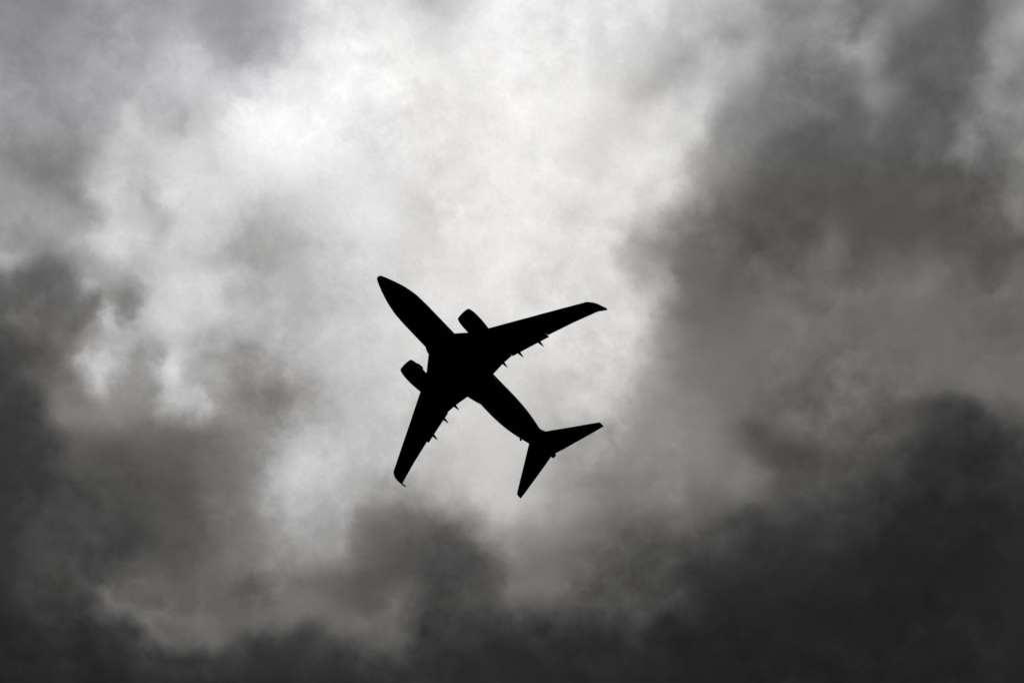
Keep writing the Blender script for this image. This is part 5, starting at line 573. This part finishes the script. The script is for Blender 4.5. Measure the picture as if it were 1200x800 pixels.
for s in (1, -1):
    bm = bmesh.new()
    loft(bm, [foil((-a, s * y, z), (-b, s * y, z - .02), t) for y, a, b, z, t in WING])
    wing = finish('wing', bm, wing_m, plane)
    # blended winglet curving up from the tip
    bm = bmesh.new()
    WL = [((20.30, 16.60, 1.51), (22.24, 16.60, 1.49), (0, 0, 1), .115), ((20.64, 16.97, 1.62), (22.38, 16.95, 1.58), (0, -.35, 1), .11), ((21.16, 17.29, 1.97), (22.62, 17.22, 1.9), (0, -.9, 1), .11),
          ((21.66, 17.46, 2.42), (22.92, 17.4, 2.4), (0, -1, .45), .11), ((22.3, 17.55, 3.0), (23.18, 17.52, 3.0), (0, -1, .25), .13), ((22.83, 17.6, 3.55), (23.4, 17.58, 3.55), (0, -1, .2), .16), ((23.12, 17.62, 3.92), (23.53, 17.61, 3.95), (0, -1, .2), .2)]
    loft(bm, [foil((-l[0], s * l[1], l[2]), (-t[0], s * t[1], t[2]), tc, (u[0], s * u[1], u[2])) for l, t, u, tc in WL])
    finish('winglet', bm, black, wing)
    # flaps, a touch lowered
    for st in ([(2.05, 17.55, 18.97, -1.36), (4.2, 17.45, 18.82, -1.05), (5.57, 17.45, 18.86, -.84)], [(5.59, 17.5, 18.98, -.83), (8.0, 18.35, 19.68, -.28), (10.48, 19.1, 20.43, .27)]):
        bm = bmesh.new()
        loft(bm, [foil((-a, s * y, z), (-b, s * y, z - .06), .14) for y, a, b, z in st])
        finish('flap', bm, wing_m, wing)
    # canoe shaped flap track fairings
    for y, xt, ln in ((4.2, 19.52, 2.9), (6.5, 19.98, 3.1), (9.2, 20.77, 2.8)):
        bm = bmesh.new()
        zc = wz(y) - .34
        rr = []
        for f in (0, .05, .15, .3, .5, .66, .76, .86, .95, 1):
            wd = float(np.interp(f, [0, .05, .15, .3, .5, .68, .78, .9, 1], [.02, .09, .16, .2, .21, .195, .165, .105, .035]))
            rr.append([(-(xt - ln + ln * f), s * y + wd * math.cos(a), zc - .04 * f + 1.35 * wd * math.sin(a)) for a in np.linspace(0, 2 * math.pi, 12, endpoint=False)])
        loft(bm, rr)
        finish('flap_track_fairing', bm, wing_m, wing)
    dome('navigation_light', (-20.45, s * 16.5, 1.5), .1, glass, wing)

    # engine: nacelle with inlet, fan and spinner, core nozzle and plug
    yc, zc = 4.97 * s, -1.9
    def revolve(b, prof, n=40, flat=False, cap=(False, False)):
        rr = []
        for x, r_ in prof:
            ring = []
            for a in np.linspace(0, 2 * math.pi, n, endpoint=False):
                q = r_ * (1 - (.05 if flat and math.sin(a) < -.5 else 0) * min(1, (-math.sin(a) - .5) * 3 if math.sin(a) < -.5 else 0))
                ring.append((-x, yc + r_ * math.cos(a), zc + q * math.sin(a)))
            rr.append(ring)
        loft(b, rr, *cap)
    bm = bmesh.new()
    revolve(bm, [(11.7, .76), (11.2, .77), (10.8, .80), (10.6, .84), (10.52, .89), (10.54, .95), (10.66, 1.01), (10.9, 1.08), (11.3, 1.155), (11.8, 1.19), (12.5, 1.195), (13.2, 1.16), (14.0, 1.08), (14.6, .98), (15.0, .9), (15.0, .85), (14.4, .85)], flat=True)
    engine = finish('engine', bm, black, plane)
    bm = bmesh.new()
    for k in range(24):                         # fan blades on one disc
        a0 = 2 * math.pi * k / 24
        rr = []
        for r_, tw, ch in ((.2, .2, .2), (.5, .6, .26), (.755, .95, .28)):
            c = Vector((-11.45, yc + r_ * math.cos(a0), zc + r_ * math.sin(a0)))
            t_ = Vector((0, -math.sin(a0), math.cos(a0)))
            d_ = Vector((math.cos(tw), 0, 0)) + t_ * math.sin(tw)
            nrm = d_.cross(Vector((0, math.cos(a0), math.sin(a0)))) * .008
            rr.append([tuple(c + d_ * ch / 2 + nrm), tuple(c - d_ * ch / 2 + nrm), tuple(c - d_ * ch / 2 - nrm), tuple(c + d_ * ch / 2 - nrm)])
        loft(bm, rr)
    fan = finish('fan', bm, metal, engine, False)
    bm = bmesh.new()
    revolve(bm, [(10.98, .01), (11.03, .07), (11.2, .16), (11.4, .22), (11.65, .24)], 20, cap=(True, True))
    finish('spinner', bm, metal, fan)
    bm = bmesh.new()
    revolve(bm, [(11.68, .765), (11.7, .01)], 24, cap=(False, True))
    finish('stator', bm, rubber, engine)
    bm = bmesh.new()
    revolve(bm, [(14.3, .66), (15.0, .6), (15.7, .47), (15.7, .43), (15.2, .45)], 28)
    finish('core_nozzle', bm, hot, engine)
    bm = bmesh.new()
    revolve(bm, [(15.2, .34), (15.7, .28), (16.2, .12), (16.4, .01)], 20, cap=(True, True))
    finish('exhaust_plug', bm, hot, engine)
    bm = bmesh.new()                            # strake on the inboard shoulder
    n_ = Vector((0, -s * .86, .51))
    rr = []
    for k in (-.02, .02):
        t_ = Vector((0, .51 * s, .86)) * k
        rr.append([tuple(Vector((-x, yc, zc)) + n_ * h + t_) for x, h in ((11.35, 1.12), (11.55, 1.33), (12.1, 1.42), (12.45, 1.38), (12.5, 1.15))])
    loft(bm, rr)
    finish('strake', bm, black, engine, False)
    bm = bmesh.new()
    rr = []
    for x, z0, z1, hw in ((11.9, zc + 1.0, zc + 1.2, .05), (12.6, zc + .95, -.62, .16), (13.8, zc + .8, -.5, .2), (15.0, zc + .6, -.6, .2), (16.2, -1.15, -.75, .16), (17.2, -1.0, -.8, .03)):
        rr.append([(-x, yc - hw, z0), (-x, yc + hw, z0), (-x, yc + hw, z1), (-x, yc - hw, z1)])
    loft(bm, rr)
    finish('pylon', bm, black, engine)

    # horizontal stabilizer
    bm = bmesh.new()
    loft(bm, [foil((-a, s * y, z), (-b, s * y, z), .09) for y, a, b, z in ((.1, 28.5, 32.3, .72), (.45, 28.72, 32.46, .78), (1.35, 29.36, 32.7, .92), (4.3, 31.4, 33.44, 1.4), (6.95, 33.21, 34.11, 1.85), (7.17, 33.39, 34.17, 1.89), (7.24, 33.52, 34.18, 1.9))])
    stab = finish('horizontal_stabilizer', bm, wing_m, plane)
    bm = bmesh.new()
    loft(bm, [foil((-a, s * y, z), (-b, s * y, z), .07) for y, a, b, z in ((1.2, 31.75, 32.68, .9), (4.3, 32.8, 33.46, 1.4), (6.6, 33.6, 34.04, 1.79))])
    finish('elevator', bm, wing_m, stab)

# fin and rudder, hidden from straight below
bm = bmesh.new()
loft(bm, [foil((-a, 0, z), (-b, 0, z), t, (0, 1, 0)) for a, b, z, t in ((24.0, 31.2, 1.75, .03), (25.9, 31.3, 2.15, .05), (27.3, 31.6, 2.9, .09), (28.4, 32.0, 4.2, .09), (30.3, 32.8, 6.6, .09), (31.6, 33.3, 8.2, .08), (31.9, 33.4, 8.5, .06))])
fin = finish('vertical_fin', bm, black, plane)
bm = bmesh.new()
loft(bm, [foil((-a, 0, z), (-b, 0, z), .08, (0, 1, 0)) for a, b, z in ((30.4, 31.9, 2.3), (31.2, 32.45, 4.4), (32.5, 33.5, 8.1))])
finish('rudder', bm, black, fin)
